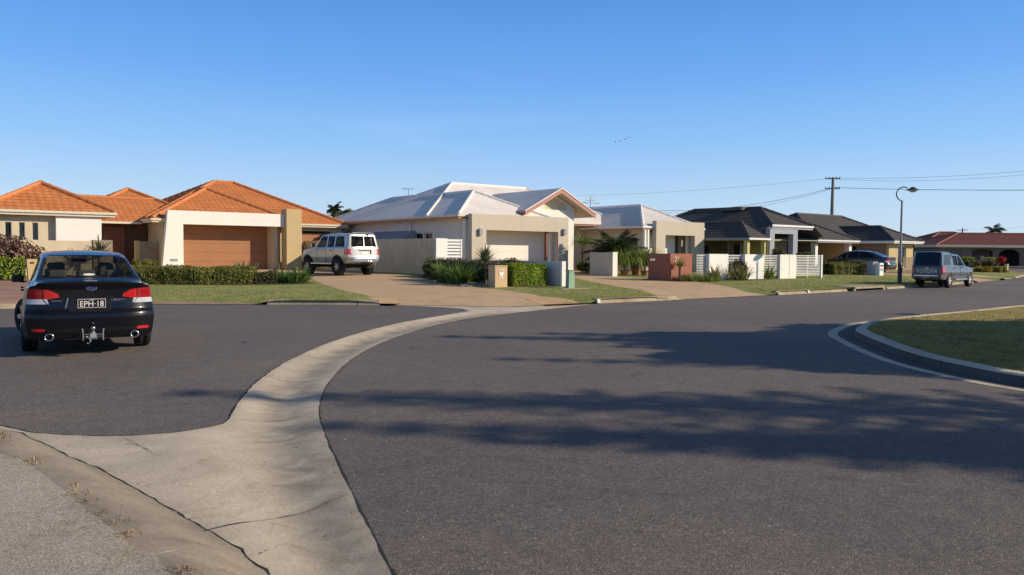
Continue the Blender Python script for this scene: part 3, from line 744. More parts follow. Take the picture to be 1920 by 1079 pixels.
# ------------------------------------------------------------------ planting helpers
def leaf(mb, p, nrm, size, mi=0, asp=.5):
    """one folded leaf: two triangles sharing a midrib"""
    n = (Vector(nrm)+Vector((rng.gauss(0,.5),rng.gauss(0,.5),rng.gauss(0,.5)))).normalized()
    a = n.cross(Vector((rng.gauss(0,1),rng.gauss(0,1),rng.gauss(0,1)))).normalized(); b = n.cross(a)
    s = size*rng.uniform(.6,1.35); p = Vector(p)
    q = [p-a*s*.5, p+b*s*asp*.5+n*s*.12, p+a*s*.5, p-b*s*asp*.5+n*s*.12]
    mb.add(q, [(0,1,2),(0,2,3)], mi)
def hedge(name, label, cat, line, width, height, n, leafsize, mats, zf=zl, wob=.04, group=None, roundness=.12):
    """clipped hedge: shaded core wrapped in a skin of leaves"""
    ln = densify(line, .12, False); L = sum(math.dist(a,b) for a,b in zip(ln,ln[1:])); mb = MB(); w = width/2
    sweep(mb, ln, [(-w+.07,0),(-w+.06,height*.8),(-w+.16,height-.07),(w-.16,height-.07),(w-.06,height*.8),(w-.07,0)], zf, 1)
    per = [height, width, height]; ends = height*width*2/(L+1e-6)
    ph = [rng.uniform(0,6) for _ in range(4)]
    for _ in range(n):
        i = rng.randrange(len(ln)-1); t = rng.random(); a, b = Vector(ln[i]), Vector(ln[i+1]); c = a.lerp(b,t); d = (b-a).normalized(); nn = Vector((-d.y,d.x))
        s = rng.random()*(sum(per)+ends)
        g = wob*(math.sin(c.x*4.1+ph[0])+math.sin(c.y*5.3+ph[1])+.7*math.sin((c.x+c.y)*11+ph[2]))
        if s < height: o, z, nr = -w, s, Vector((-nn.x,-nn.y,.15))
        elif s < height+width: o, z, nr = -w+(s-height), height, Vector((0,0,1))
        elif s < 2*height+width: o, z, nr = w, s-height-width, Vector((nn.x,nn.y,.15))
        else:
            e = rng.random() < .5; c = Vector(ln[0] if e else ln[-1])+d*rng.uniform(-.03,.03); o, z = rng.uniform(-w,w), rng.uniform(0,height); nr = (-d if e else d).to_3d()
        ez = max(0, z-(height-roundness))/roundness; eo = max(0, abs(o)-(w-roundness))/roundness
        if ez > 0 and eo > 0: k = (ez+eo)*.22; z -= k*roundness; o -= math.copysign(k*roundness, o)
        o += math.copysign(g, o)+rng.gauss(0,.025); z += (g*.6 if z > height*.8 else 0)+rng.gauss(0,.025)
        q = c+nn*o; z = max(.03,z)
        leaf(mb, (q.x,q.y,zf(c.x,c.y)+z), nr, leafsize)
    return tag(mb.build(name, mats), label, cat, group)
def bush(name, label, cat, c, rad, n, leafsize, mats, asp=.5, up=.4, clumps=9, group=None, core=.72):
    mb = MB(); cl = []
    for _ in range(clumps):
        a = rng.uniform(0,6.283); e = rng.uniform(-.2,1); k = rng.uniform(.45,.75)
        cl.append((Vector((math.cos(a)*math.cos(e)*rad[0]*k, math.sin(a)*math.cos(e)*rad[1]*k, math.sin(e)*rad[2]*k)), rng.uniform(.35,.55)))
    cl.append((Vector((0,0,0)), .6))
    C = Vector(c)
    for o, k in cl:
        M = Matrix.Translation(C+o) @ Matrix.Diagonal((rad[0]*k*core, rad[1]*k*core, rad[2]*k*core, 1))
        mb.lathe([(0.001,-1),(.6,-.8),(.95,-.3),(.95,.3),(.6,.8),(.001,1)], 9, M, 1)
    for _ in range(n):
        o, k = rng.choice(cl); d = Vector((rng.gauss(0,1),rng.gauss(0,1),rng.gauss(0,1)+up)).normalized()
        r = rng.uniform(.75,1.12)*k; p = C+o+Vector((d.x*rad[0]*r, d.y*rad[1]*r, d.z*rad[2]*r))
        if p.z < C.z-rad[2]*.95: p.z = C.z-rad[2]*.9
        leaf(mb, p, d, leafsize, 0, asp)
    return tag(mb.build(name, mats), label, cat, group)
def blade_arc(mb, base, a, lean, L, w, droop=.6, seg=5, mi=0, tip=.06):
    """one strap leaf that rises, arches and tapers"""
    p = Vector(base); d = Vector((math.cos(a)*math.sin(lean), math.sin(a)*math.sin(lean), math.cos(lean))); side = Vector((-math.sin(a), math.cos(a), 0)); vs = []
    for k in range(seg+1):
        t = k/seg; ww = w*(.55+.45*math.sin(math.pi*min(1,t*1.3+.15)))*(1-t)**.45 if t < 1 else w*tip
        vs += [p-side*ww, p+Vector((0,0,-ww*.3)), p+side*ww]
        lean2 = lean+droop*(t**1.3)*2; d = Vector((math.cos(a)*math.sin(lean2), math.sin(a)*math.sin(lean2), math.cos(lean2))); p = p+d*L/seg
    fs = []
    for k in range(seg): i = k*3; fs += [(i,i+1,i+4,i+3),(i+1,i+2,i+5,i+4)]
    mb.add(vs, fs, mi)
def clump(mb, c, n, L, w, spread=.15, lean=(.05,.9), droop=.6, mi=0):
    for _ in range(n):
        a = rng.uniform(0,6.283); r = spread*math.sqrt(rng.random()); b = a+rng.gauss(0,.6)
        blade_arc(mb, (c[0]+math.cos(a)*r, c[1]+math.sin(a)*r, c[2]), b, rng.uniform(*lean), L*rng.uniform(.6,1.2), w*rng.uniform(.7,1.2), droop*rng.uniform(.5,1.4), 5, mi)
def strap_plants(name, label, cat, area, n, nb, L, w, mat, zf=zl, group=None, droop=.6):
    mb = MB(); k = 0
    while k < n:
        i = [min(p[j] for p in area) for j in (0,1)]; x = [max(p[j] for p in area) for j in (0,1)]
        q = (rng.uniform(i[0],x[0]), rng.uniform(i[1],x[1]))
        if inside(q, area): clump(mb, (q[0],q[1],zf(*q)), nb, L, w, .1, droop=droop); k += 1
    return tag(mb.build(name, mat), label, cat, group)
def frond(mb, p, a, lean, L, nl, ll, droop=1.0, mi=0, w=.035, tw=.02):
    """feather palm leaf with separate leaflets"""
    pts = [Vector(p)]; n = 14
    for k in range(n):
        t = lean+droop*((k/n)**1.4)*1.9; pts.append(pts[-1]+Vector((math.cos(a)*math.sin(t), math.sin(a)*math.sin(t), math.cos(t)))*L/n)
    mb.tube(pts, [tw*(1-k/(n+2)) for k in range(n+1)], 4, mi)
    side = Vector((-math.sin(a), math.cos(a), 0))
    for i in range(nl):
        t = .14+.86*i/nl; f = t*n; k = min(n-1,int(f)); q = pts[k].lerp(pts[k+1], f-k); d = (pts[k+1]-pts[k]).normalized()
        l = ll*math.sin(math.pi*min(1,.18+.82*t))**.6*rng.uniform(.85,1.1); l = max(l, ll*.3)
        for s in (-1,1):
            o = (d*.55+side*s*.8+Vector((0,0,-.28+rng.gauss(0,.12)))).normalized(); m = q+o*l*.5+Vector((0,0,-.03*l)); e = q+o*l+Vector((0,0,-.22*l))
            b = d*w*.5
            mb.add([q-b,q+b,m+b,e,m-b], [(0,1,2,4),(4,2,3)], mi)
def palm(name, label, base, h, nf, L, ll, nl=34, tr=.14, lean=(0,0), group=None, fan=(.15,1.75), mat=None, droop=1.0, w=.035):
    t = thing(name, label, 'palm tree', base, 0, group); mb = MB(); k = 14; pts = [(lean[0]*(i/k)**1.5, lean[1]*(i/k)**1.5, h*i/k) for i in range(k+1)]
    mb.tube(pts, [tr*(1.35 if i == 0 else 1.0)*(1-.3*i/k)*(1+.06*(i%2)) for i in range(k+1)], 10); mb.build('trunk', M_bark, t, smooth=True)
    mb = MB(); top = Vector(pts[-1])
    for i in range(nf):
        frond(mb, top+Vector((0,0,rng.uniform(-.15,.1))), i*2.39996+rng.uniform(-.3,.3), fan[0]+(fan[1]-fan[0])*(i/nf)+rng.uniform(-.1,.1), L*rng.uniform(.8,1.1), nl, ll, droop*rng.uniform(.7,1.2), w=w)
    mb.build('crown', mat or LM_palm, t); return t
# ================================================================== HOUSES
# ---------------- orange tiled house, far left
H1 = thing('orange_tiled_house', 'cream house with orange tiled hip roofs and brown garage doors', 'house', (14,46,.45))
# double garage behind a raked white portal
wl = PV(342,420,43.6).x; wr = PV(518,425,43.6).x; pl0 = PV(302,502,43.6).x; pl1 = PV(313,394,43.6).x; ptop = 3.57; lb = 2.87; lr = PV(531,402,43.6).x
mb = MB(); mb.prism([(pl0,.3),(wl,.3),(wl,lb),(lr,lb),(lr,ptop),(pl1,ptop)], 'y', 43.45, 43.85); mb.build('portal', M_white, H1, world=True)
part_box(H1, 'meter_plate', M_greymetal, (pl0+.42,pl0+.78,43.435,43.449,.93,1.06))
part_box(H1, 'pillar', M_tan, (PV(537,395,43.2).x, PV(565.5,395,43.2).x, 43.2, 43.95, .3, 3.86), b=.012)
dr = wr+.15
mb = MB(); wall(mb, (wl-.75,44.6), (dr+.9,44.6), .3, 3.0, .2, [(.75, .75+(dr-.25-wl), .3, lb+.02)])
mb.box(wl-.06, wl-.005, 43.852, 44.598, .3, lb); mb.box(dr-.2, dr+.02, 43.852, 44.598, .3, lb+.1); mb.box(wl-.05, dr, 43.852, 44.598, lb+.03, lb+.13)
wall(mb, (11.35,54), (11.35,44.0), .3, 3.0, .2, [(6.2,6.9,1.4,2.7)])
mb.build('wall', M_cream, H1, world=True)
window(H1, (11.35,47.8), (11.35,47.1), 1.4, 2.7)
panel_door(H1, wl-.03, dr-.22, 44.68, .42, lb+.02, M_doorbrown, 5)
# single garage on the right
sx0, sx1 = PV(566,440,45.5).x, PV(612,440,45.5).x; ex = PV(641,430,45.5).x
mb = MB(); wall(mb, (17.6,45.5), (ex,45.5), .3, 3.02, .2, [(sx0-17.6+.0, sx1-17.6+.35, .3, 2.72)]); wall(mb, (ex,45.7), (ex,55), .3, 3.02, .2)
wall(mb, (ex,55), (11.4,55), .3, 3.0, .2); mb.build('wall', M_cream, H1, world=True)
panel_door(H1, sx0-.05, sx1+.02, 45.75, .42, 2.62, M_doorbrown, 4)
part_box(H1, 'door_jamb', M_redbrown, (sx1+.02, sx1+.36, 45.72, 45.9, .42, 2.72))
hip(H1, 10.75, 18.55, 43.75, 53, 3.14, .495, M_tile_o, M_ridge_o, faces='LRFB')
hip(H1, 10.752, 22.35, 45.1, 55.5, 3.142, .495, M_tile_o, M_ridge_o)
mb = MB(); mb.tube([(ex+.35,45.15,2.98),(ex+.2,45.3,2.9),(ex+.08,45.4,2.7),(ex+.08,45.42,.4)], .045, 8); mb.build('downpipe', M_cream, H1, world=True, smooth=True)
# link roof and rear hip
mb = MB(); 
for P in ([(6.2,45.8,3.0),(12.0,45.8,3.0),(12.0,48.5,4.34),(6.2,48.5,4.34)], [(6.2,51.2,3.0),(12,51.2,3.0),(12,48.5,4.34),(6.2,48.5,4.34)]): roof_face(mb, P)
rf = mb.build('roof', M_tile_o, H1, world=True); mb = MB(); ridge_line(mb, (6.2,48.5,4.34), (12.0,48.5,4.34)); mb.build('ridge_cap', M_ridge_o, rf, world=True)
part_box(rf, 'gutter', M_gutter, (7.4,10.7,45.72,45.8,2.88,2.99))
hip(H1, 7.4, 15.0, 47.2, 54.8, 3.16, .495, M_tile_o, M_ridge_o)
# entry recess
mb = MB(); mb.box(7.6,11.3,47.0,47.15,.3,3.0); mb.build('wall', M_darktimber, H1, world=True)
part_box(H1, 'entry_door', M_redbrown, (9.1,10.15,46.93,46.99,.45,2.75), b=.01)
# left wing
bx0, bx1 = PV(104,401,38.2).x, PV(190,404,38.2).x
mb = MB(); w0 = 2.0; ops = []
for a, b in ((9,21.7),(35,46.7),(60,71.7)):
    ops.append((PV(a,430,38.45).x-w0, PV(b,430,38.45).x-w0, 1.6 if a == 9 else 1.86, 2.6))
wall(mb, (w0,38.45), (bx0+.1,38.45), .3, 2.98, .2, ops); wall(mb, (bx1-.05,39.0), (bx1-.05,47), .3, 2.98, .2)
mb.build('wall', M_cream, H1, world=True)
for o in ops: window(H1, (w0+o[0],38.45), (w0+o[1],38.45), o[2], o[3], .05, .022)
part_box(H1, 'feature_wall', M_white, (bx0,bx1,38.2,39.0,1.5,2.98), b=.015)
part_box(H1, 'wall', M_cream, (bx0+.02,bx1-.02,38.3,38.98,.3,1.5))
hip(H1, 2.9, 7.85, 38.05, 43.0, 3.1, .52, M_tile_o, M_ridge_o)
part_box(H1, 'planter_wall', M_cream, (4.2,PV(172,452,37.5).x,37.35,37.6,.3,1.86), b=.01)
part_box(H1, 'stone_pier', M_stone, (PV(172,452,37.5).x+.01,PV(209,452,37.5).x,37.3,37.7,.3,1.9), b=.01)
sf = thing('stone_fence', 'low stone clad fence in shade beside the raked white garage portal', 'fence', (10.7,45,.44))
part_box(sf, 'panel', M_stone, (10.42,11.15,44.9,45.15,.3,1.95)); part_box(sf, 'post', M_tan, (10.2,10.41,44.88,45.17,.3,1.99), b=.01)
yl = thing('timber_side_screen', 'dark timber screen between the tiled house and the grey roofed house', 'screen', (22.3,46,.45))
part_box(yl, 'panel', M_brownslat, (21.95,22.85,47.5,47.6,.4,2.2))

# ---------------- house with pale metal roofs in the middle
H2 = thing('metal_roofed_house', 'pale grey house with light metal roofs and a white gabled entry', 'house', (27,40,.45))
f0, f1 = PV(885,401,32.5).x, PV(1066,408,32.5).x; o0, o1 = PV(912,433,32.5).x, PV(1047,433,32.5).x
mb = MB(); wall(mb, (f0,32.5), (f1,32.5), .3, 3.42, .32, [(o0-f0,o1-f0,.3,2.63)]); mb.build('portal', M_beige, H2, world=True)
d1 = PV(1022,440,33.6).x
panel_door(H2, o0-.3, d1, 33.62, .42, 2.7, pm('warm white door', (.83,.76,.67), .6, .04), 4)
part_box(H2, 'door_jamb', M_redbrown, (d1+.005,d1+.16,33.55,33.75,.42,2.7))
mb = MB(); mb.box(o0-.6,28.9,33.75,33.9,.3,3.2); mb.box(d1+.17,28.9,33.55,33.74,.3,3.2); mb.box(o0-.7,28.9,32.83,33.6,2.72,2.8); mb.build('wall', M_beige, H2, world=True)
for px in (1032,1041): 
    x = PV(px,440,33.1).x; part_box(H2, 'post', M_white, (x-.1,x+.1,33.0,33.2,.4,2.71), b=.01)
for px in (872.5,880.5):
    x = PV(px,440,33.0).x; part_box(H2, 'post', M_white, (x-.075,x+.075,32.95,33.1,.4,3.2), b=.01)
for px in (899.5,1057):
    p = PV(px,435,32.5); mb = MB(); mb.bbox(p.x-.11,p.x+.11,32.36,32.499,p.z-.16,p.z+.16,.015); mb.build('wall_lamp', M_greymetal, H2, world=True)
mb = MB(); A = 46.0-34.0
ops = []
for x0,x1,y0,y1 in ((777,792.5,436,447),(794.5,810.5,436,447),(690,764,428,450),(660,672,437,446)):
    a, b = PU(x0,y0,22.9), PU(x1,y0,22.9); ops.append((47.5-a.y, 47.5-b.y, 1.75 if x0 == 690 else 2.05, 2.55))
wall(mb, (22.9,47.5), (22.9,33.25), .3, 3.22, .22, ops); wall(mb, (22.9,48.0),(22.9,47.5), .3, 3.2, .2)
wall(mb, (23.15,33.25), (28.3,33.25), 2.85, 3.2, .1)
mb.build('wall', M_lilac, H2, world=True)
for o in ops: window(H2, (22.9,47.5-o[0]), (22.9,47.5-o[1]), o[2], o[3], .1, .05)
M_awn = sheetm('blue grey awning', (.33,.37,.45), .2, .4)
a, b = PU(683,430,22.4), PU(764,430,22.4)
mb = MB(); mb.prism([(22.05,2.18),(22.89,2.62),(22.89,2.68),(22.05,2.24)], 'y', a.y, b.y); mb.prism([(22.05,2.17),(22.89,2.61),(22.89,2.17)], 'y', b.y-.03, b.y-.001); mb.build('awning', M_awn, H2, world=True)
p = PU(769,420,22.8); mb = MB(); mb.tube([(22.4,p.y,3.2),(22.75,p.y,3.05),(22.8,p.y,2.9),(22.8,p.y,.4)], .05, 8); mb.build('downpipe', M_whitemetal, H2, world=True, smooth=True)
hip(H2, 22.35, 28.35, 32.95, 44, 3.38, .485, M_zinc, M_ridge_z, False, M_pinkfascia, M_gutter)
hip(H2, 22.352, 37.6, 35.95, 45.4, 3.384, .485, M_zinc, M_ridge_z, False, M_pinkfascia, M_gutter)
hip(H2, 22.355, 28.7, 39.0, 48.4, 3.375, .485, M_zinc, M_ridge_z, False, M_pinkfascia, M_gutter, skip=2)
# gabled entry
gx, gz, gl, gr, ge = 29.19, 5.06, 26.62, 31.78, 3.74
mb = MB()
for P in ([(gl,33.0,ge),(gx,33.0,gz),(gx,39.2,gz),(gl,39.2,ge)], [(gr,33.0,ge),(gr,39.2,ge),(gx,39.2,gz),(gx,33.0,gz)]): roof_face(mb, P, False)
gro = mb.build('roof', M_zinc, H2, world=True)
mb = MB(); sl = (gz-ge)/(gx-gl)
mb.prism([(gl,ge-.04),(gl,ge-.26),(gx,gz-.28),(gr,ge-.26),(gr,ge-.04),(gx,gz-.05)], 'y', 32.98, 33.03); mb.build('barge_board', M_pinkfascia, gro, world=True)
mb = MB(); mb.prism([(gl-.01,ge+.02),(gl-.01,ge-.035),(gx,gz-.045),(gr+.01,ge-.035),(gr+.01,ge+.02),(gx,gz+.025)], 'y', 32.95, 33.06); mb.build('barge_cap', M_ridge_z, gro, world=True)
mb = MB(); mb.quad((gl+.05,33.04,ge-.2),(gx,33.04,gz-.22),(gx,39,gz-.22),(gl+.05,39,ge-.2)); mb.quad((gr-.05,33.04,ge-.2),(gx,33.04,gz-.22),(gx,39,gz-.22),(gr-.05,39,ge-.2)); mb.build('soffit', M_beige, gro, world=True)
part_box(gro, 'gutter', M_pinkfascia, (gl-.1,gl-.001,33.05,37,ge-.14,ge-.01))
ga, gb = 27.62, 30.66
wq = [PV(x,y,33.6) for x,y in ((1018.7,393),(1063,395),(1063,381),(1042,364),(1018.7,377.5))]
mb = MB(); zt = lambda x: gz-.24-sl*abs(x-gx)
wx0, wx1, wz0 = wq[0].x, wq[1].x, (wq[0].z+wq[1].z)/2
tp = lambda x: zt(x)-.22
mb.prism([(ga,3.0),(wx0,3.0),(wx0,zt(wx0)),(ga,zt(ga))], 'y', 33.6, 33.8); mb.prism([(wx1,.3),(gb,.3),(gb,zt(gb)),(wx1,zt(wx1))], 'y', 33.6, 33.8)
mb.prism([(wx0,3.0),(wx1,3.0),(wx1,wz0),(wx0,wz0)], 'y', 33.6, 33.8)
mb.prism([(wx0,tp(wx0)),(gx,tp(gx)),(wx1,tp(wx1)),(wx1,zt(wx1)),(gx,zt(gx)),(wx0,zt(wx0))], 'y', 33.6, 33.8)
mb.box(ga,ga+.2,33.801,38.5,3.0,zt(ga)-.02); mb.box(gb-.2,gb,33.801,37.2,.3,zt(gb)-.02); mb.build('wall', M_white, H2, world=True)
M_gw = pm('sunlit tan opening', (.66,.57,.38), .35, .15, .8)  # opaque tan, brightened for the sunlit ceiling seen through the gable
mb = MB(); mb.prism([(wx0,wz0),(wx1,wz0),(wx1,tp(wx1)),(gx,tp(gx)),(wx0,tp(wx0))], 'y', 33.74, 33.76); mb.build('gable_window', M_gw, H2, world=True)
# right return with the entry in shade
mb = MB(); wall(mb, (30.66,37.25), (37,37.25), .3, 3.25, .2, [(.75,2.0,.45,2.6)]); wall(mb, (37,37.25), (37,44.9), .3, 3.3, .2); mb.build('wall', M_beige, H2, world=True)
part_box(H2, 'entry_door', M_darktimber, (31.41,32.66,37.35,37.42,.45,2.6), b=.01)
def antenna(name, label, p, h, kind):
    t = thing(name, label, 'antenna', p); mb = MB(); mb.tube([(0,0,-.4),(0,0,h)], .025, 6); mb.build('mast', M_galv, t)
    mb = MB()
    if kind == 0:
        mb.tube([(-.42,0,h-.05),(.42,0,h+.03)], .014, 5)
        for k in range(6): x = -.4+k*.16; mb.tube([(x,-.3+.03*k,h),(x,.3-.03*k,h)], .010, 5)
        mb.tube([(-.3,0,h-.25),(-.3,0,h+.25)], .014, 5)
    else:
        mb.tube([(-.75,0,h*.45),(.75,0,h*.45)], .024, 5)
        for x in (-.75,.75): mb.tube([(x,-.3,h*.45),(x,.3,h*.45)], .018, 5)
        for x in (-.45,-.15,.15,.45): mb.tube([(x,0,h-.28),(x,0,h+.22)], .018, 5)
        mb.tube([(-.45,0,h-.28),(.45,0,h-.28)], .018, 5)
    mb.build('boom', M_galv, t); return t
p = PV(766,371,47.5); antenna('tv_antenna', 'slim television antenna above the left slope of the pale metal roof', (p.x,p.y,p.z-.15), .75, 0)
p = PV(1107,390,46); antenna('tv_antenna', 'branched television antenna between the gable and the corrugated roof', (p.x,p.y,p.z), .85, 1)

# ---------------- house number 21
H3 = thing('corrugated_roofed_house', 'beige house with corrugated pale roof behind the maroon numbered wall', 'house', (37,36,.42))
f0, f1 = PV(1231,414,31.7).x, PV(1321,418,31.7).x; o0, o1 = PV(1248,441,31.7).x, PV(1303,443,31.7).x
mb = MB(); wall(mb, (f0,31.7), (f1,31.7), .3, 3.43, .32, [(o0-f0,o1-f0,.3,2.61)]); mb.build('portal', M_beige, H3, world=True)
d1 = PV(1267,450,32.8).x
panel_door(H3, o0-.6, d1, 32.85, .42, 2.7, M_white, 4)
part_box(H3, 'wall', M_beige, (d1+.45,39.6,32.8,33.0,.3,3.0), (o0-.8,39.6,33.3,33.45,.3,3.0), (o0-.7,39.4,32.03,32.8,2.72,2.8))
for px in (1288.5,1296.5):
    x = PV(px,455,32.3).x; part_box(H3, 'post', M_white, (x-.09,x+.09,32.2,32.38,.4,2.71), b=.01)
for x in (34.78,35.05): part_box(H3, 'post', M_white, (x-.07,x+.07,31.95,32.1,.4,2.9), b=.01)
mb = MB(); wall(mb, (35.05,43), (35.05,32.2), .3, 2.98, .2, [(9.0,10.2,1.2,2.5)]); wall(mb, (39.7,32.4), (39.7,43), .3, 2.98, .2); mb.build('wall', M_beige, H3, world=True)
window(H3, (35.05,34.0), (35.05,32.8), 1.2, 2.5)
hip(H3, 34.55, 40.05, 31.95, 43.0, 3.1, .515, M_zinc2, M_ridge_z, False, M_pinkfascia, M_whitemetal)

# ---------------- charcoal tiled house with the grey portal
H4 = thing('charcoal_tiled_house', 'dark tiled house with blue grey entry portal behind the white fence', 'house', (47,34,.4))
A = Vector((47.06,32.76,4.66)); B = Vector((47.06,38.4,4.72)); fz = 3.42; e0 = Vector((44.35,30,fz)); pit = (A.z-fz)/(A.x-e0.x); lx = e0.x-(fz-2.66)/pit
e1 = Vector((49.0,30,fz)); e2 = Vector((51.4,31.0,2.66))
mb = MB()
roof_face(mb, [(lx,30,2.66),e0,A,B,(lx,42,2.66)])
roof_face(mb, [e0,e1,A]); roof_face(mb, [e1,(50.4,30,2.66),(50.4,42,2.66),B,A]); roof_face(mb, [(lx,42,2.66),(50.4,42,2.66),B])
mb.box(46.4,47.6,33.8,35.6,A.z-.1,A.z+.13)
mb.quad((lx,30.02,2.63),(e0.x,30.02,fz-.03),(e0.x,30.02,2.63))
rf = mb.build('roof', M_tile_d, H4, world=True)
mb = MB(); ridge_line(mb,e0,A); ridge_line(mb,A,B); ridge_line(mb,A,e1); ridge_line(mb,B,(lx,42,2.66)); mb.build('ridge_cap', M_ridge_d, rf, world=True)
part_box(rf, 'gutter', M_whitemetal, (e0.x-.05,e1.x,29.9,29.98,fz-.12,fz)); part_box(rf, 'gutter', M_greymetal, (lx-.1,lx,30.0,42,2.54,2.66)); part_box(rf, 'fascia', M_grey, (e0.x,e1.x,29.985,30.02,fz-.26,fz-.05))
part_box(H4, 'soffit', M_beige, (lx+.1,50.3,30.1,41.8,2.44,2.48))
px0, px1 = PV(1444,430,29.6).x, PV(1496,430,29.6).x
mb = MB(); wall(mb, (px0,29.6), (px1,29.6), .3, 3.12, .35, [(.5,2.55,.3,2.83)]); mb.build('portal', M_grey, H4, world=True)
part_box(H4, 'wall', pm('shaded recess render', (.20,.17,.14), .85, .06, 1.5), (px0-.05,px1+1.6,31.4,31.55,.3,2.44)); part_box(H4, 'wall', M_grey, (px0-.05,px0+.15,29.96,31.39,.3,2.44))  # recess wall darkened in colour for the shade inside the portal
part_box(H4, 'entry_door', M_darktimber, (px0+1.5,px0+2.5,31.33,31.395,.4,2.4), b=.01)
M_olive = pm('olive render', (.28,.25,.10), .85, .06, 1.5)
mb = MB(); wall(mb, (43.15,42), (43.15,30.4), .3, 2.44, .2, [(2.0,4.4,1.2,2.2),(6.2,8.0,1.1,2.2)]); mb.build('wall', M_olive, H4, world=True)
window(H4, (43.15,40.0), (43.15,37.6), 1.2, 2.2, bars=2); window(H4, (43.15,35.8), (43.15,34.0), 1.1, 2.2, bars=2)
mb = MB(); Ap = (41.99,30.59,3.5)
roof_face(mb, [(39.9,28.5,2.48),(41.95,28.5,2.48),Ap]); roof_face(mb, [(39.9,28.5,2.48),Ap,(41.99,35,3.5),(39.9,35,2.48)]); roof_face(mb, [Ap,(43.5,30.6,2.8),(43.5,35,2.8),(41.99,35,3.5)])
rf = mb.build('roof', M_tile_d, H4, world=True); mb = MB(); ridge_line(mb, (39.9,28.5,2.48), Ap); ridge_line(mb, Ap, (41.99,35,3.5)); mb.build('ridge_cap', M_ridge_d, rf, world=True)
part_box(rf, 'gutter', M_whitemetal, (39.83,41.97,28.42,28.49,2.37,2.48)); part_box(rf, 'gutter', M_greymetal, (39.83,39.9,28.5,35,2.37,2.48)); part_box(H4, 'soffit', M_beige, (39.95,43.1,28.55,34.9,2.34,2.365)); part_box(H4, 'wall', M_olive, (41.9,41.95,28.6,30.5,.3,2.33))
for px in (1400.5,1432.5):
    x = PV(px,460,28.8).x; part_box(H4, 'post', M_yellow, (x-.13,x+.13,28.68,28.94,.3,2.34), b=.01)
part_box(H4, 'wall', M_brickdark, (40.9,43.1,30.6,30.8,.3,2.34)); part_box(H4, 'porch_window', M_win, (41.3,42.4,30.55,30.59,.9,2.1))
# open garage wing
hip(H4, 50.35, 55.75, 30.4, 40, 2.56, .5, M_tile_d, M_ridge_d, True, M_greymetal, M_whitemetal)
part_box(H4, 'post', M_white, (55.05,55.4,30.75,31.1,.3,2.38), b=.01); part_box(H4, 'post', M_white, (50.62,50.95,30.75,31.1,.3,2.38), b=.01)
part_box(H4, 'wall', M_brickdark, (51.0,55.0,33.9,34.1,.3,2.38), (50.66,50.86,31.11,39,.3,2.38)); part_box(H4, 'wall', M_tan, (55.08,55.28,31.11,39,.3,2.38))

# ---------------- second charcoal house
H5 = thing('brick_house_charcoal_roof', 'brick house with charcoal tiled roof behind the street lamp', 'house', (66,36,.45))
hip(H5, 64.1, 69.1, 32.0, 44, 2.7, .5, M_tile_d, M_ridge_d, True, M_whitemetal, M_whitemetal)
hip(H5, 58.6, 75.5, 35.6, 45.2, 2.72, .5, M_tile_d, M_ridge_d, True, M_greymetal, M_whitemetal)
mb = MB(); wall(mb, (64.5,32.6), (68.8,32.6), .3, 2.53, .2, [(1.5,2.9,.5,2.35)]); mb.build('wall', M_tan, H5, world=True)
window(H5, (66.0,32.6), (67.4,32.6), .5, 2.35, .1, .09, 2, M_whitemetal)
mb = MB(); wall(mb, (64.5,44), (64.5,32.8), .3, 2.53, .2, [(6.5,8.6,1.3,2.35),(2.2,4.5,1.3,2.35)]); wall(mb, (59.2,36.2), (64.3,36.2), .3, 2.53, .2, [(1.0,3.2,1.2,2.35)]); wall(mb, (75,36.2),(75,45), .3,2.5,.2); wall(mb, (68.8,32.6),(68.8,36.2), .3,2.53,.2); wall(mb, (68.8,36.2),(75,36.2), .3,2.53,.2); mb.build('wall', M_brick, H5, world=True)
window(H5, (64.5,37.5), (64.5,35.4), 1.3, 2.35, bars=2); window(H5, (64.5,41.8), (64.5,39.5), 1.3, 2.35, bars=2); window(H5, (60.2,36.2), (62.4,36.2), 1.2, 2.35, bars=2)

# ---------------- long red roofed house at the far right, square to the view
c = PD(1736,470,103); rz = R(-38)
H6 = thing('red_roofed_house', 'long brick house with red tiled roof and dark arches at the far right', 'house', (c.x,c.y,.46), rz)
def lhip(parent, x0,x1,y0,y1,ze,p,tile,ridge,fas):
    k = min(x1-x0,y1-y0)/2; h = ze+k*p; a, b = Vector((x0+k,y0+k,h)), Vector((x1-k,y0+k,h)); c = [Vector((x0,y0,ze)),Vector((x1,y0,ze)),Vector((x1,y1,ze)),Vector((x0,y1,ze))]
    mb = MB(); roof_face(mb,[c[0],c[1],b,a]); roof_face(mb,[c[1],c[2],b]); roof_face(mb,[c[2],c[3],a,b]); roof_face(mb,[c[3],c[0],a]); r = mb.build('roof', tile, parent)
    mb = MB(); [ridge_line(mb,p_,q_) for p_,q_ in ((c[0],a),(c[3],a),(c[1],b),(c[2],b),(a,b))]; mb.build('ridge_cap', ridge, r)
    mb = MB(); mb.box(x0-.06,x1+.06,y0-.06,y0+.02,ze-.28,ze+.02); mb.box(x0-.06,x0+.02,y0+.02,y1,ze-.28,ze+.02); mb.box(x0,x1,y0+.03,y1,ze-.3,ze-.285); mb.build('gutter', fas, r)
lhip(H6, 1.0, 40, -.6, 11.5, 2.5, .27, M_tile_r, M_ridge_r, M_beige)
mb = MB(); W = 38; mb.box(1.6,39.5,1.7,1.9,-.2,2.2)
xs = [1.6,5.6]; arches = [(5.9,8.6,.9,2.0,.35),(9.4,12.1,-.1,2.0,.7),(12.8,15.6,-.1,2.0,.7),(16.3,19.1,-.1,2.0,.7)]
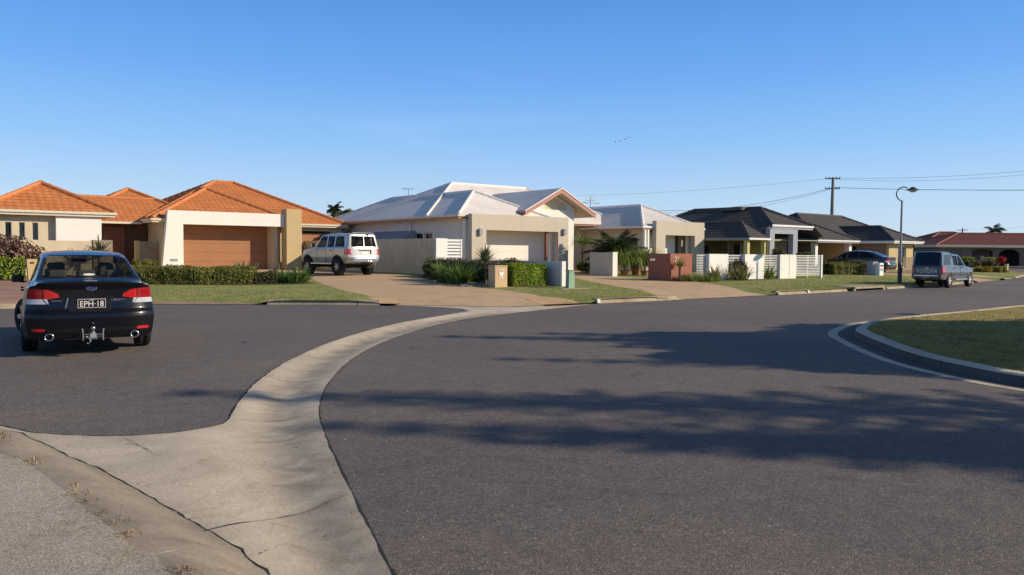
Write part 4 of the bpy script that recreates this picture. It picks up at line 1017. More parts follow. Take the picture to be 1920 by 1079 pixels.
def arch_poly(x0,x1,z1,r,n=10):
    cx, w = (x0+x1)/2, (x1-x0)/2
    return [(cx-w*math.cos(math.pi*k/n), z1-r+r*math.sin(math.pi*k/n)) for k in range(n+1)]
x = 1.6
for x0,x1,z0,z1,r in arches:
    mb.prism([(x,-.2),(x0,-.2),(x0,2.2),(x,2.2)], 'y', -.05, .2)
    P = arch_poly(x0,x1,z1,r); mb.prism([(x0,2.2)]+P+[(x1,2.2)], 'y', -.05, .2)
    if z0 > 0: mb.prism([(x0,-.2),(x1,-.2),(x1,z0),(x0,z0)], 'y', -.05, .2)
    x = x1
mb.prism([(x,-.2),(39.5,-.2),(39.5,2.2),(x,2.2)], 'y', -.05, .2)
mb.box(1.6,1.8,.201,11,-.2,2.2)
mb.build('wall', M_brickdark, H6)
mb = MB(); mb.box(9.3,19.2,1.6,1.69,-.2,2.1); mb.build('garage_door', M_void, H6)  # black sheet painting the shade behind the arches
mb = MB(); mb.box(2.4,4.6,-.075,-.052,.8,1.9); mb.build('window', M_win, H6)
c = PD(1734,462,112); H7 = thing('small_red_roofed_house', 'small house with red tiled roof peeping out behind the long red roof', 'house', (c.x,c.y,.46), rz)
lhip(H7, -.1, 11, 0, 9, 2.9, .36, M_tile_r, M_ridge_r, M_beige)
mb = MB(); mb.box(.4,10.5,.5,8.5,-.2,2.65); mb.build('wall', M_beige, H7)
c = PD(1733,474,92); t = thing('white_shed', 'small bright white shed beyond the tall parked utility vehicle', 'shed', (c.x,c.y,.46), rz)
mb = MB(); mb.bbox(.05,1.05,0,2.5,-.3,1.45,.02); mb.build('wall', M_white, t); mb = MB(); mb.box(-.02,1.12,-.1,2.6,1.46,1.52); mb.build('roof', M_whitemetal, t); mb = MB(); mb.box(.25,.85,-.03,-.002,-.2,1.05); mb.build('door', M_whitemetal, t)
# ================================================================== WALLS, FENCES, STREET FURNITURE
def vat(px, py, u): return PU(px, py, u).y
# maroon wall with the number
u0, u1 = PV(1257,477,23.8).x, PV(1298,477,23.8).x; vb = vat(1215.5,477,u0)
W = thing('maroon_wall', 'low maroon rendered wall carrying the white number 21', 'wall', (u0,23.8,.27))
part_box(W, 'wall', M_maroon, (u0,u1,23.8,24.0,.15,1.5), (u0,u0+.2,24.0,vb,.15,1.5), b=.008)
p = PU(1224,487,u0); part_box(W, 'letter_slot', M_silver, (u0-.012,u0-.001,p.y-.16,p.y+.16,p.z-.05,p.z+.05), b=.004)
p = PV(1269.5,487,23.79); text(W, '21', .34, Matrix.Translation(Vector((p.x,23.79,p.z))-Vector(W.location)) @ Matrix.Rotation(R(90),4,'X'), M_white, 'house_number', .012)
# white slatted fence
FN = thing('white_slat_fence', 'white rendered fence with horizontal slat infills greyed for shade before the charcoal house', 'fence', (35,24,.27))
def wblock(a, b, left=None, v=23.8, th=.22):
    x0, x1 = PV(a,477,v).x, PV(b,477,v).x; back = vat(left,477,x0) if left else v+th
    part_box(FN, 'wall_panel', M_white, (x0,x1,v,v+th,.12,1.5), b=.008)
    if left: part_box(FN, 'return_wall', M_white, (x0,x0+.18,v+th+.001,back,.12,1.495))
    return x0, x1, back
M_slat = pm('shade grey slats', (.50,.49,.47), .5, .05)  # white slats greyed in colour for the shade they stand in
b1 = wblock(1330,1366,1320); b2 = wblock(1397,1433,1389); b3 = wblock(1463,1480,1458); b4 = wblock(1480.6,1493.5)
def slats(x0, x1, v, mat, z0=.42, z1=1.49, n=10, name='slat_panel'):
    mb = MB(); h = (z1-z0)/n
    for k in range(n): mb.bbox(x0,x1,v,v+.02,z0+k*h+.024,z0+(k+1)*h-.024,.003)
    for x in (x0+.03,x1-.03,(x0+x1)/2): mb.box(x-.02,x+.02,v+.021,v+.05,z0-.1,z1)
    return mb.build(name, mat, FN, world=True)
xp = PV(1305,477,23.8).x; part_box(FN, 'wall_panel', M_lilac, (u1+.01,xp,24.35,24.5,.12,1.5), b=.008)
slats(xp+.3, b1[0]+.02, b1[2]-.12, M_slat, n=9); slats(b1[1]+.01, b2[0]+.02, b2[2]-.05, M_slat, n=9); slats(b2[1]+.01, b3[0]+.02, b3[2]-.05, M_slat, n=9)
g0, g1 = PV(1494.3,478,23.8).x, PV(1539.5,478,23.8).x
slats(g0, g1, 23.84, M_whitemetal, .38, 1.49, 13, 'slat_gate'); part_box(FN, 'gate_post', M_white, (g1+.01,g1+.16,23.78,23.95,.12,1.5), b=.008)
# low grey wall beside driveway 21
u = PV(1148.5,474,28).x; x1 = PV(1156.5,474,28).x
t = thing('low_beige_wall', 'short free standing beige wall between the two driveways', 'wall', (u,28.5,.35)); part_box(t, 'panel', M_beige, (u,x1,28.0,vat(1106,474,u),.2,1.55), b=.01); part_box(t, 'sunlit_end', M_white, (u-.012,x1+.012,27.96,27.999,.2,1.56))  # end made whiter than the wall to paint the sun on it
# long planter wall and the paling fence behind
t = thing('grey_planter_wall', 'long low grey garden wall with its sunlit end coloured white', 'wall', (19.75,27,.3))
xe = PV(1060,492,22.3).x
part_box(t, 'wall', M_lilac, (19.75,19.97,22.34,31.3,.1,1.17), b=.008); part_box(t, 'sunlit_end', M_white, (19.735,xe,22.26,22.338,.1,1.18), b=.006)  # grey side and white end paint the wall's shade and sun
t = thing('paling_fence', 'tan timber paling fence running back from the white side gate', 'fence', (19.9,38,.45)); mb = MB(); v = 31.34; k = 0
while v < 47: h = 2.13+rng.uniform(-.012,.012); mb.box(19.88+rng.uniform(0,.008),19.905,v,v+.148,.3,h); v += .151
mb.build('palings', M_paling, t, world=True); part_box(t, 'rail', M_paling, (19.906,19.96,31.34,47,.7,.8), (19.906,19.96,31.34,47,1.75,1.85))
gt = thing('white_side_gate', 'white side gate with slatted half beside the grey house wall', 'gate', (21,31.3,.44))
x0, x1, x2 = PV(816.5,449,31.3).x, PV(838,449,31.3).x, PV(863.5,449,31.3).x
part_box(gt, 'panel', M_white, (x0,x1,31.25,31.4,.3,2.14), b=.008); mb = MB()
for k in range(11): mb.bbox(x1+.005,x2,31.28,31.31,.5+k*.15,.5+k*.15+.10,.004)
mb.box(x2+.001,x2+.07,31.26,31.34,.3,2.12); mb.build('slats', M_whitemetal, gt, world=True); p = PV(860,477,31.27); part_box(gt, 'latch', M_black, (x2-.12,x2-.04,31.24,31.279,1.15,1.21))
# letterbox pillar with crest
x0, x1 = PV(928,520,22.6).x, PV(951.5,520,22.6).x; vb = vat(915.5,502,x0)
t = thing('letterbox_pillar', 'tan square letterbox pillar with white crest beside the bright hedge', 'letterbox', (x0+.25,22.8,.26))
part_box(t, 'pillar', pm('apricot render', (.60,.42,.24), .85, .06, 2), (x0,x1,22.6,vb,.1,1.0), b=.012); part_box(t, 'cap', M_tan, (x0-.012,x1+.012,22.588,vb+.012,1.001,1.03), b=.006)
mb = MB(); cx, cz = (x0+x1)/2, .76
mb.prism([(cx-.12,cz+.07),(cx-.12,cz+.12),(cx+.12,cz+.12),(cx+.12,cz+.07)], 'y', 22.585, 22.599); mb.prism([(cx-.11,cz+.03),(cx+.11,cz+.03),(cx+.08,cz-.08),(cx,cz-.14),(cx-.08,cz-.08)], 'y', 22.585, 22.599)
mb.prism([(cx-.09,cz-.20),(cx-.03,cz-.20),(cx-.03,cz-.13),(cx-.09,cz-.13)], 'y', 22.587, 22.599); mb.prism([(cx+.02,cz-.21),(cx+.07,cz-.21),(cx+.07,cz-.13),(cx+.02,cz-.13)], 'y', 22.587, 22.599); mb.build('crest', M_white, t, world=True)
part_box(t, 'slot', M_silver, (cx-.10,cx+.10,22.578,22.5845,cz+.085,cz+.105))
# electrical cabinet
x0, x1 = PV(1066.5,525,21.2).x, PV(1077,525,21.2).x
M_greenbox = pm('pale green cabinet', (.24,.38,.27), .55, .08, 2)
vk = vat(1060.3,525,x0); t = thing('electrical_cabinet', 'pale green electrical cabinet on a concrete pad at the lawn', 'cabinet', ((x0+x1)/2,21.5,.23))
mb = MB(); mb.prism([(x0,.2),(x1+.03,.2),(x1-.01,.86),(x0+.02,.86)], 'y', 21.2, vk); mb.build('body', M_greenbox, t, world=True); part_box(t, 'lid', M_greenbox, (x0-.01,x1+.02,21.17,vk+.03,.861,.885), b=.006); part_box(t, 'pad', M_kerb, (x0-.5,x1+.75,20.95,22.2,.12,.232), b=.01)
# tapered pillar at the left
a, b, c_, d_ = PV(50,485,33), PV(70,485,33), PV(64,522,33), PV(54,522,33)
t = thing('tapered_letterbox', 'tan tapered letterbox pillar beside the left hedge behind the sedan', 'letterbox', ((a.x+b.x)/2,33.2,.37))
mb = MB(); mb.prism([(d_.x,.3),(c_.x,.3),(b.x,1.14),(a.x,1.14)], 'y', 33, 33.3); mb.build('pillar', M_tan, t, world=True); part_box(t, 'slot', M_dark, (a.x+.1,b.x-.1,32.985,32.999,.98,1.03))
# letterboxes by the charcoal house driveway
x0, x1 = PV(1649.5,500,25).x, PV(1657,500,25).x
t = thing('white_letterbox', 'white letterbox post beside the dark grey gate pier near the lamp', 'letterbox', (x0,25.1,.26)); part_box(t, 'post', M_white, (x0,x1,25,25.3,.1,1.03), b=.01); part_box(t, 'slot', M_dark, (x0+.06,x1-.06,24.985,24.999,.82,.90)); part_box(t, 'number_plate', M_greymetal, (x0+.1,x1-.1,24.988,24.999,.55,.7))
x0, x1 = PV(1637,500,25.3).x, PV(1646,500,25.3).x
t = thing('grey_gate_pier', 'dark grey square pier left of the white letterbox post', 'pier', (x0,25.4,.26)); part_box(t, 'pier', M_grey, (x0,x1,25.3,25.7,.1,1.07), b=.01); part_box(t, 'cap', M_grey, (x0-.02,x1+.02,25.28,25.72,1.071,1.1), b=.005)
# brown slat fence before the brick house
t = thing('brown_slat_fence', 'low brown horizontal slat fence before the brick house', 'fence', (60,27.5,.3)); x0, x1 = PV(1692,500,27.5).x, PV(1745,500,27.5).x; mb = MB()
for k in range(8): mb.bbox(x0,x1+4,27.5,27.53,.3+k*.14,.3+k*.14+.1,.004)
mb.build('slats', M_brownslat, t, world=True); part_box(t, 'post', M_brownslat, *[(x,x+.1,27.531,27.62,.2,1.42) for x in (x0,x0+2,x0+4,x0+6)])
# street lamp
lx_, ly_ = PV(1686.5,531,19.1).x, 19.1
SL = thing('street_lamp', 'dark street lamp with hooked arm beside the parked silver blue utility', 'street lamp', (lx_,ly_,.15))
M_lampgrey = pm('dark lamp paint', (.07,.075,.10), .5, .1)
mb = MB(); mb.tube([(0,0,-.1),(0,0,.9),(.005,0,1.0)], [.10,.10,.06], 14); mb.build('base', M_lampgrey, SL, smooth=False)
mb = MB(); mb.tube([(.005,0,.98),(.03,0,3.95),(.03,0,4.0)], [.058,.045,.06], 12); mb.build('pole', M_greymetal, SL, smooth=False)
right = (CR.x, CR.y); cx, cz, rr = .02, 4.32, .36
arc = []
for k in range(15):
    a_ = R(-100)-R(200)*k/14; arc.append((.03+right[0]*(rr*math.cos(a_)+.08), right[1]*(rr*math.cos(a_)+.08), cz+rr*math.sin(a_)*.95))
mb = MB(); mb.tube(arc, .028, 8); mb.build('arm', M_lampgrey, SL, smooth=True)
e = Vector(arc[-1]); Mh = Matrix.Translation(e+Vector((right[0]*.25,right[1]*.25,-.06)))
mb = MB(); mb.lathe([(.002,.12),(.08,.11),(.13,.06),(.29,-.02),(.30,-.045),(.24,-.04)], 20, Mh); mb.build('shade', M_lampgrey, SL, smooth=True)
mb = MB(); mb.lathe([(.17,-.03),(.16,-.10),(.10,-.14),(.002,-.15)], 16, Mh); mb.build('lamp_glass', glassm('lamp glass',(.5,.5,.48),.2), SL, smooth=True)
# power poles and wires
def power_pole(label, base, h, lean, arms, r=.17, az=R(-50), group=None):
    t = thing('power_pole', label, 'power pole', base, 0, group); mb = MB(); mb.tube([(0,0,-.3),(lean*.4,0,h*.45),(lean*.5,0,h*.7),(lean,0,h)], [r*1.2,r*1.05,r*.95,r*.8], 10); mb.build('pole', M_wood, t, smooth=True)
    d = (math.cos(az), math.sin(az))
    for z, w in arms:
        x = lean*z/h; mb = MB(); M = Matrix.Translation((x-d[1]*.2,d[0]*.2,z)) @ Matrix.Rotation(az,4,'Z'); mb.box(-w,w,-.05,.05,-.06,.06,M=M); ar = mb.build('crossarm', M_wood, t)
        mb = MB()
        for k in (-.95,-.45,.45,.95): mb.lathe([(.02,.05),(.06,.08),(.06,.2),(.02,.24)], 8, M @ Matrix.Translation((k*w,0,0)))
        mb.build('insulator', M_greymetal, ar)
    return t
P1 = PD(1559,420,92); top = PD(1561,333,92); mid = PD(1557,354,92)
power_pole('tall timber power pole with two crossarms above the charcoal roofs', (P1.x,P1.y,.46), top.z-.46, .12, [(mid.z-.46,.8),(top.z-.6,.8)], .19)
P2 = PD(1803.5,470,190); t2 = PD(1804,428,190)
power_pole('thin distant power pole above the long red roof', (P2.x,P2.y,.46), t2.z-.46, 0, [(t2.z-1.0,1.1)], .2)
M_wire = pm('wire', (.02,.02,.022), .6)
def wire(label, a, b, sag, r=.018):
    pts = [Vector(a).lerp(Vector(b),k/24)-Vector((0,0,sag*4*(k/24)*(1-k/24))) for k in range(25)]; mb = MB(); mb.tube(pts, r, 5); return tag(mb.build('overhead_wire', M_wire), label, 'wire', 'overhead power lines')
wire('upper wire running from the tall pole rightwards out of view', PD(1563,334,92), PD(1990,315,70), .35, .012)
wire('second upper wire close below the top wire at right', PD(1563,336,92), PD(1990,321,70), .5, .010)
wire('thick lower wire from the tall pole to the right edge', PD(1562,352,92), PD(1990,356.5,70), .12, .024)
wire('upper wire running left from the tall pole over the corrugated roof', PD(1556,335,92), PD(1080,367,140), .4, .012)
wire('thick lower wire running left from the tall pole down behind roofs', PD(1556,354,92), PD(1215,394,110), .9, .022)
wire('second lower wire just under the thick left wire', PD(1556,356,92), PD(1215,397,110), 1.1, .014)
wire('faint far wire passing left of the distant pole', PD(1803,441,190), PD(1690,440,180), .3, .012)
wire('faint far wire rising right from the distant pole', PD(1805,430,190), PD(1990,418,150), .4, .012)
# litter on the court
u, v = G(460,643); t = thing('blue_litter', 'crumpled bright blue wrapper lying on the asphalt near the sedan', 'litter', (u,v,.004)); mb = MB()
vs = [(rng.uniform(-.07,.07), rng.uniform(-.04,.04), abs(rng.gauss(0,.016))) for _ in range(14)]
for k in range(12): mb.add([vs[k],vs[k+1],vs[(k+2)%14]], [(0,1,2)])
mb.build('wrapper', pm('blue foil', (.03,.30,.55), .3), t)
# pale timber edging board by the bed
p = GT(815,530); q = GT(842,527); t = thing('edging_board', 'pale timber board lying at the left end of the garden bed', 'board', (p[0],p[1],.3)); mb = MB(); d = Vector((q[0]-p[0],q[1]-p[1],0)).normalized(); M = Matrix.Translation((p[0],p[1],zl(*p)))@Matrix.Rotation(math.atan2(d.y,d.x),4,'Z'); mb.box(0,1.2,-.05,.05,.01,.09,M=M); mb.build('board', M_paling, t, world=True)
# birds
for k, (px, py, lb) in enumerate(((1154,267,'leftmost tiny bird gliding high in the blue sky'),(1163,265,'second tiny bird from the left high in the sky'),(1172,261.5,'third tiny bird from the left high in the sky'),(1180,258.5,'rightmost tiny bird gliding high in the blue sky'))):
    p = PD(px,py,150); mb = MB(); M = Matrix.Translation(p)@Matrix.Rotation(R(-30+k*12),4,'Z'); mb.lathe([(.002,-.22),(.05,-.12),(.06,.0),(.03,.15),(.002,.24)], 8, M@Matrix.Rotation(R(90),4,'Y'))
    for s in (-1,1): mb.add([M@Vector(q) for q in ((-.08,0,.02),(.09,0,.02),(.05,s*.28,.10),(-.06,s*.55,.05),(-.10,s*.25,.09))], [(0,1,2,3,4)])
    tag(mb.build('bird', pm('bird grey %d'%k,(.30,.36,.46),.8)), lb, 'bird', 'birds in the sky')

# ================================================================== PLANTING
HM = [LM_hedge, M_core]
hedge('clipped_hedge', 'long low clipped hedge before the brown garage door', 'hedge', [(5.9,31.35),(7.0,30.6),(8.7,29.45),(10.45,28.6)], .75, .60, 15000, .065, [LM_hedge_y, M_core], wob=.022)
hedge('sparse_hedge', 'short thin yellowish hedge at right end of the long clipped hedge', 'hedge', [(10.6,28.7),(11.25,28.45)], .6, .44, 900, .08, [LM_shrub, M_core], wob=.06)
def around(c, r): return [(c[0]+r[0]*math.cos(k*.5236), c[1]+r[1]*math.sin(k*.5236)) for k in range(12)]
sheet('garden_bed', [(5.6,31.0),(7.0,30.05),(8.6,28.95),(10.4,28.0),(11.6,27.65),(12.5,27.75),(12.6,28.8),(12,29.6),(10.6,29.3),(8.9,30.2),(7.2,31.4),(6.1,32.2)], lambda u,v: zl(u,v)+.012, M_soil, .5)
strap_plants('agapanthus_clump', 'green strappy agapanthus clump at the hedge end by the driveway', 'plant', around((11.85,28.4),(.55,.4)), 9, 26, .75, .035, LM_strap)
p = PV(455,501,34); mb = MB(); clump(mb, (p.x,34,zl(p.x,34)+.25), 40, .55, .04, .25, (.3,1.1), .3); clump(mb, (p.x+.5,34.1,zl(p.x,34)+.2), 30, .5, .04, .2, (.3,1.1), .3); tag(mb.build('spiky_plant', LM_yucca), 'spiky bromeliad tips showing above the hedge before the brown door', 'plant')
a, b = PV(252,495,40), PV(292,495,40)
hedge('small_hedge', 'small clipped hedge under the stone fence beside the raked portal', 'hedge', [(a.x,40),(b.x,40)], .7, .58, 1100, .08, [LM_hedge_y, M_core])
t = thing('yucca', 'grey green yucca rosette standing before the stone pier', 'plant', (PV(186,460,36.7).x,36.7,.4)); mb = MB(); mb.tube([(0,0,0),(0,0,.95)], .07, 8); mb.build('stem', M_bark, t); mb = MB(); clump(mb, (0,0,.95), 70, .75, .06, .06, (.1,1.7), .15); mb.build('leaves', LM_yucca, t)
bush('purple_bush', 'purple leaved bush standing above the hedge at the left edge', 'bush', (3.1,35.9,1.1), (1.75,.9,.95), 6500, .19, [LM_purple, M_core], .35, .6, 14, core=.6)
hedge('left_hedge', 'bright topped clipped hedge below the purple bush at left edge', 'hedge', [(.8,34.75),(4.0,34.65)], .9, .78, 2800, .09, [LM_bright, M_core])
# bed in front of the long grey wall
bed = [GT(*p) for p in [(905,540),(860,534.5),(826,530),(792,521)]]+[(18.6,30.5),(19.7,31),(19.7,22.3),(17.6,22.7)]
sheet('garden_bed', densify(bed,.5), lambda u,v: zl(u,v)+.012, M_soil, .5)
q = GT(810,527); bush('round_shrub', 'dark clipped round shrub at the left end of the garden bed', 'shrub', (q[0]+.35,q[1]+.4,zl(*q)+.3), (.55,.6,.42), 1300, .08, [LM_hedge, M_core], core=.85)
ar = [GT(*p) for p in ((833,531),(868,535),(893,534),(900,529))]; ar = [(ar[0][0],ar[0][1]),(ar[1][0],ar[1][1]+.3),(ar[2][0],ar[2][1]+.3),(17.6,24.7),(18.2,27.0),(17.4,27.5)]
strap_plants('agapanthus_bed', 'broad mass of green agapanthus in front of the grey garden wall', 'plant', ar, 30, 26, .85, .045, LM_strap)
hedge('mixed_shrub', 'olive clipped shrub row behind the agapanthus along the grey wall', 'shrub', [(18.9,25.0),(19.0,30.0)], .8, .8, 3200, .09, [LM_shrub, M_core], wob=.08)
p = PV(960,492,24.3); bush('rusty_shrub', 'rusty green shrub above the bright hedge right of the yucca', 'shrub', (19.1,24.2,.85), (.65,.7,.42), 1300, .10, [LM_shrub, M_core], .5)
y = PV(911,487,23.5); t = thing('yucca', 'tall variegated yucca rosette above the letterbox pillar', 'plant', (y.x,23.5,.27)); mb = MB(); mb.tube([(0,0,-.05),(.02,0,.45),(0,0,y.z-.3)], .05, 8); mb.build('stem', M_bark, t); mb = MB(); clump(mb, (0,0,y.z-.3), 110, .62, .04, .05, (.05,1.75), .12); clump(mb, (0,0,y.z-.5), 50, .55, .04, .05, (1.0,2.2), .2); mb.build('leaves', LM_yucca, t)
bush('dark_shrub', 'dark leafy shrub in shade between the agapanthus and letterbox', 'shrub', (17.35,23.9,.55), (.4,.55,.42), 1000, .12, [LM_hedge, M_core], .4)
hedge('bright_hedge', 'bright green clipped box hedge right of the letterbox pillar', 'hedge', [(17.95,23.3),(19.45,23.15)], .85, .78, 8000, .06, [LM_bright, M_core], wob=.025)
mb = MB()
for k in range(160): clump(mb, (rng.uniform(20.0,20.25), rng.uniform(24.0,30.5), .97), 7, .3, .02, .1, (.1,1.2), .5)
for k in range(60): clump(mb, (rng.uniform(20.0,20.25), rng.uniform(24,27), .97), 7, .32, .02, .1, (.1,1.2), .5)
tag(mb.build('planter_grass', leafm('rusty ground cover', (.10,.05,.03),(.17,.12,.05),(.25,.2,.09))), 'rusty low planting along the top of the grey garden wall', 'plant')
mb = MB(); mb.box(19.975,20.25,24.0,31.0,.2,.98); tag(mb.build('planter_soil', M_soil), 'dark raised soil bed behind the long grey garden wall', 'soil bed')
mb = MB()
for k in range(420):
    q = GT(rng.uniform(862,912), rng.uniform(531.5,538.5)); r_ = rng.uniform(.02,.05); mb.lathe([(.002,-r_*.5),(r_,-.1*r_),(r_*.8,.5*r_),(.002,.7*r_)], 5, Matrix.Translation((q[0],q[1],zl(*q)+.02)))
tag(mb.build('pebbles', pm('pebble',(.35,.28,.22),.9,.3,20)), 'pale pebble mulch at the front of the agapanthus bed', 'gravel', kind='stuff')
# entry and number 21 plants
def pot_plant(label, px, v, zpot, L, n, mat, w=.02, dr=1.0, potr=.2, group=None, lean=(.05,1.0), stem=0):
    x = PV(px,500,v).x; z = zl(x,v); t = thing('potted_plant', label, 'potted plant', (x,v,z), 0, group)
    mb = MB(); mb.lathe([(.001,0),(potr*.7,0),(potr,zpot*.95),(potr*1.1,zpot*.95),(potr*1.1,zpot),(potr*.9,zpot),(potr*.85,zpot-.04),(.001,zpot-.04)], 16); mb.build('pot', pm('terracotta '+str(px),(.36,.15,.09),.8,.15), t, smooth=False)
    mb = MB()
    if stem: mb.tube([(0,0,zpot-.05),(.02,0,zpot+stem)], .05, 7, 1)
    clump(mb, (0,0,zpot-.04+stem), n, L, w, potr*.5, lean, dr); mb.build('leaves', [mat,M_bark], t); return t
pot_plant('weeping grassy plant in terracotta pot right of the short beige wall', 1171, 28.6, .26, 1.5, 420, LM_grassy, .034, 1.6, .24, lean=(.0,.75), stem=.2)
pot_plant('weeping grassy plant in terracotta pot left of the maroon wall', 1209, 28.2, .26, 1.5, 400, LM_grassy, .034, 1.6, .22, lean=(.0,.75), stem=.25)
pot_plant('small terracotta pot with dark leaves between the two weeping plants', 1192, 28.9, .42, .6, 40, LM_hedge, .05, .6, .26)
x = PV(1153,470,30.5).x; t = thing('cycad_palm', 'large dark arching palm in shade behind the short beige wall', 'palm', (x,30.5,.42)); mb = MB(); mb.tube([(0,0,-.1),(0,0,.9)], [.2,.17], 10); mb.build('trunk', M_bark, t); mb = MB()
for k in range(30): frond(mb, (0,0,.9), k*2.4, .15+1.25*k/30, 1.75*rng.uniform(.8,1.15), 34, .5, .55, w=.05)
mb.build('crown', LM_palm, t)
x = PV(1092,470,32.5).x; t = thing('tall_feathery_plant', 'tall feathery green plant beside the white gabled entry', 'plant', (x,32.5,.44)); mb = MB(); mb.tube([(0,0,0),(.03,0,1.4)], .06, 8); mb.build('stem', M_bark, t); mb = MB(); clump(mb, (.03,0,1.5), 160, 1.05, .022, .12, (.05,1.0), 1.4); clump(mb, (0,0,.1), 90, .8, .03, .2, (.1,.9), .8); mb.build('leaves', LM_grassy, t)
bush('low_fern', 'low dark green fern in shade left of the short beige wall', 'plant', (PV(1098,505,31).x,31,.7), (.6,.5,.4), 800, .12, [LM_hedge, M_core], .4)
sheet('garden_bed', [(28.6,24.9),(29.2,23.35),(31,23.05),(34.5,23.1),(34.5,23.75),(31,23.75),(29.05,23.75),(27.5,23.75),(27.45,25.6)], lambda u,v: zl(u,v)+.014, M_soil, .5)
y = PV(1275,497,23.5); t = thing('yucca', 'small trunked yucca before the maroon wall beside the number', 'plant', (y.x,23.5,.27)); mb = MB(); mb.tube([(0,0,-.05),(0,0,y.z-.35)], .06, 8); mb.build('stem', M_bark, t); mb = MB(); clump(mb, (0,0,y.z-.35), 110, .5, .018, .05, (.0,1.3), .5); mb.build('leaves', LM_grassy, t)
strap_plants('low_grassy_plant', 'low green grassy plants at the foot of the maroon wall', 'plant', [(28.0,23.7),(28.1,23.1),(29.3,22.7),(30.2,22.9),(29.9,23.5)], 34, 26, .42, .022, LM_grassy, droop=.8)
strap_plants('pale_tufts', 'pale flowering tufts at the left of the maroon wall bed', 'plant', [(27.6,23.6),(27.9,23.1),(28.7,23.0),(28.7,23.5)], 9, 20, .5, .02, LM_flax)
strap_plants('yellow_flax', 'yellow green flax clump left of the first white wall', 'plant', around((30.0,23.2),(.35,.2)), 6, 18, .8, .04, LM_flax, droop=.45)
strap_plants('yellow_flax', 'yellow green flax clump before the first white wall', 'plant', around((31.9,23.3),(.45,.2)), 8, 18, .85, .04, LM_flax, droop=.45)
bush('flowering_shrub', 'dark green shrub with orange flowers before the grey slats', 'shrub', (32.55,23.75,.72), (.55,.35,.48), 900, .10, [leafm('shrub with orange', (.03,.05,.015),(.06,.09,.025),(.09,.10,.03)), M_core], .4)
mb = MB()
for k in range(22): leaf(mb, (32.55+rng.gauss(0,.25),23.42+rng.gauss(0,.1),1.0+rng.gauss(0,.12)), (0,-1,.5), .07)
tag(mb.build('orange_flowers', pm('orange petals',(.6,.16,.05),.6)), 'orange flowers on the dark shrub before the slats', 'flowers')
strap_plants('slender_plant', 'slender green plant between the white walls before grey slats', 'plant', around((35.1,24.0),(.2,.12)), 4, 18, .95, .04, LM_grassy, droop=.4)
bush('courtyard_shrub', 'leafy shrub showing above the white fence beside the portal', 'shrub', (PV(1458,470,27).x,27,1.25), (.5,.5,.7), 900, .12, [LM_shrub, M_core], .4)
bush('courtyard_shrub', 'dark leafy shrub above the white slatted gate', 'shrub', (PV(1508,474,26.5).x,26.5,1.2), (.9,.5,.55), 1000, .12, [LM_hedge, M_core], .4)
hedge('rounded_hedge', 'loose olive hedge right of the white slatted gate', 'hedge', [(45.7,26.9),(48.2,26.5)], 1.0, .72, 2600, .10, [LM_hedge_y, M_core], wob=.09)
hedge('rounded_hedge', 'darker rounded hedge touching the grey gate pier', 'hedge', [(48.3,26.6),(50.3,26.4)], 1.0, .84, 1800, .10, [LM_shrub, M_core], wob=.09)
# gardens before the red roofed house
def at(px, D): p = PD(px,480,D); return (p.x,p.y)
hedge('lime_hedge', 'lime green clipped hedge before the dark arches at the far right', 'hedge', [at(1808,98),at(1866,98)], 1.2, 1.2, 2600, .16, [LM_lime, M_core])
p = at(1836.5,95); t = thing('dark_letterbox', 'dark square letterbox standing before the lime hedge', 'letterbox', (p[0],p[1],.46)); mb = MB(); mb.bbox(-.5,.5,-.3,.3,.35,1.1,.03); mb.build('box', M_black, t); mb = MB(); mb.box(-.35,.35,-.2,.2,-.1,.349); mb.build('post', M_brickdark, t)
hedge('low_gold_hedge', 'golden low hedge mound nearer the parked utility', 'hedge', [at(1834,66),at(1853,66)], 1.2, .35, 900, .12, [LM_gold, M_core])
hedge('low_gold_hedge', 'longer golden low hedge mound by the red shrub', 'hedge', [at(1857,67),at(1884,66)], 1.2, .38, 1100, .12, [LM_gold, M_core])
for px, D, lb in ((1826,72,'maroon low shrub beside the utility vehicle bonnet'),(1846,75,'maroon low shrub behind the golden hedges'),(1864,74,'maroon low shrub left of the red shrub')):
    p = at(px,D); bush('maroon_shrub', lb, 'shrub', (p[0],p[1],.75), (.9,.6,.45), 600, .14, [LM_purple, M_core], .4)
p = at(1877,72); t = bush('red_shrub', 'bright red flowering shrub at the far right garden', 'shrub', (p[0],p[1],1.1), (.42,.4,.42), 800, .13, [LM_red, M_core], .6)
p = at(1887.5,66); t = thing('yellow_post', 'small yellow painted post right of the golden hedges', 'post', (p[0],p[1],.46)); mb = MB(); mb.bbox(-.12,.12,-.12,.12,-.1,.38,.02); mb.build('post', M_yellow, t); mb = MB(); mb.bbox(-.14,.14,-.14,.14,.381,.42,.01); mb.build('cap', M_yellow, t)
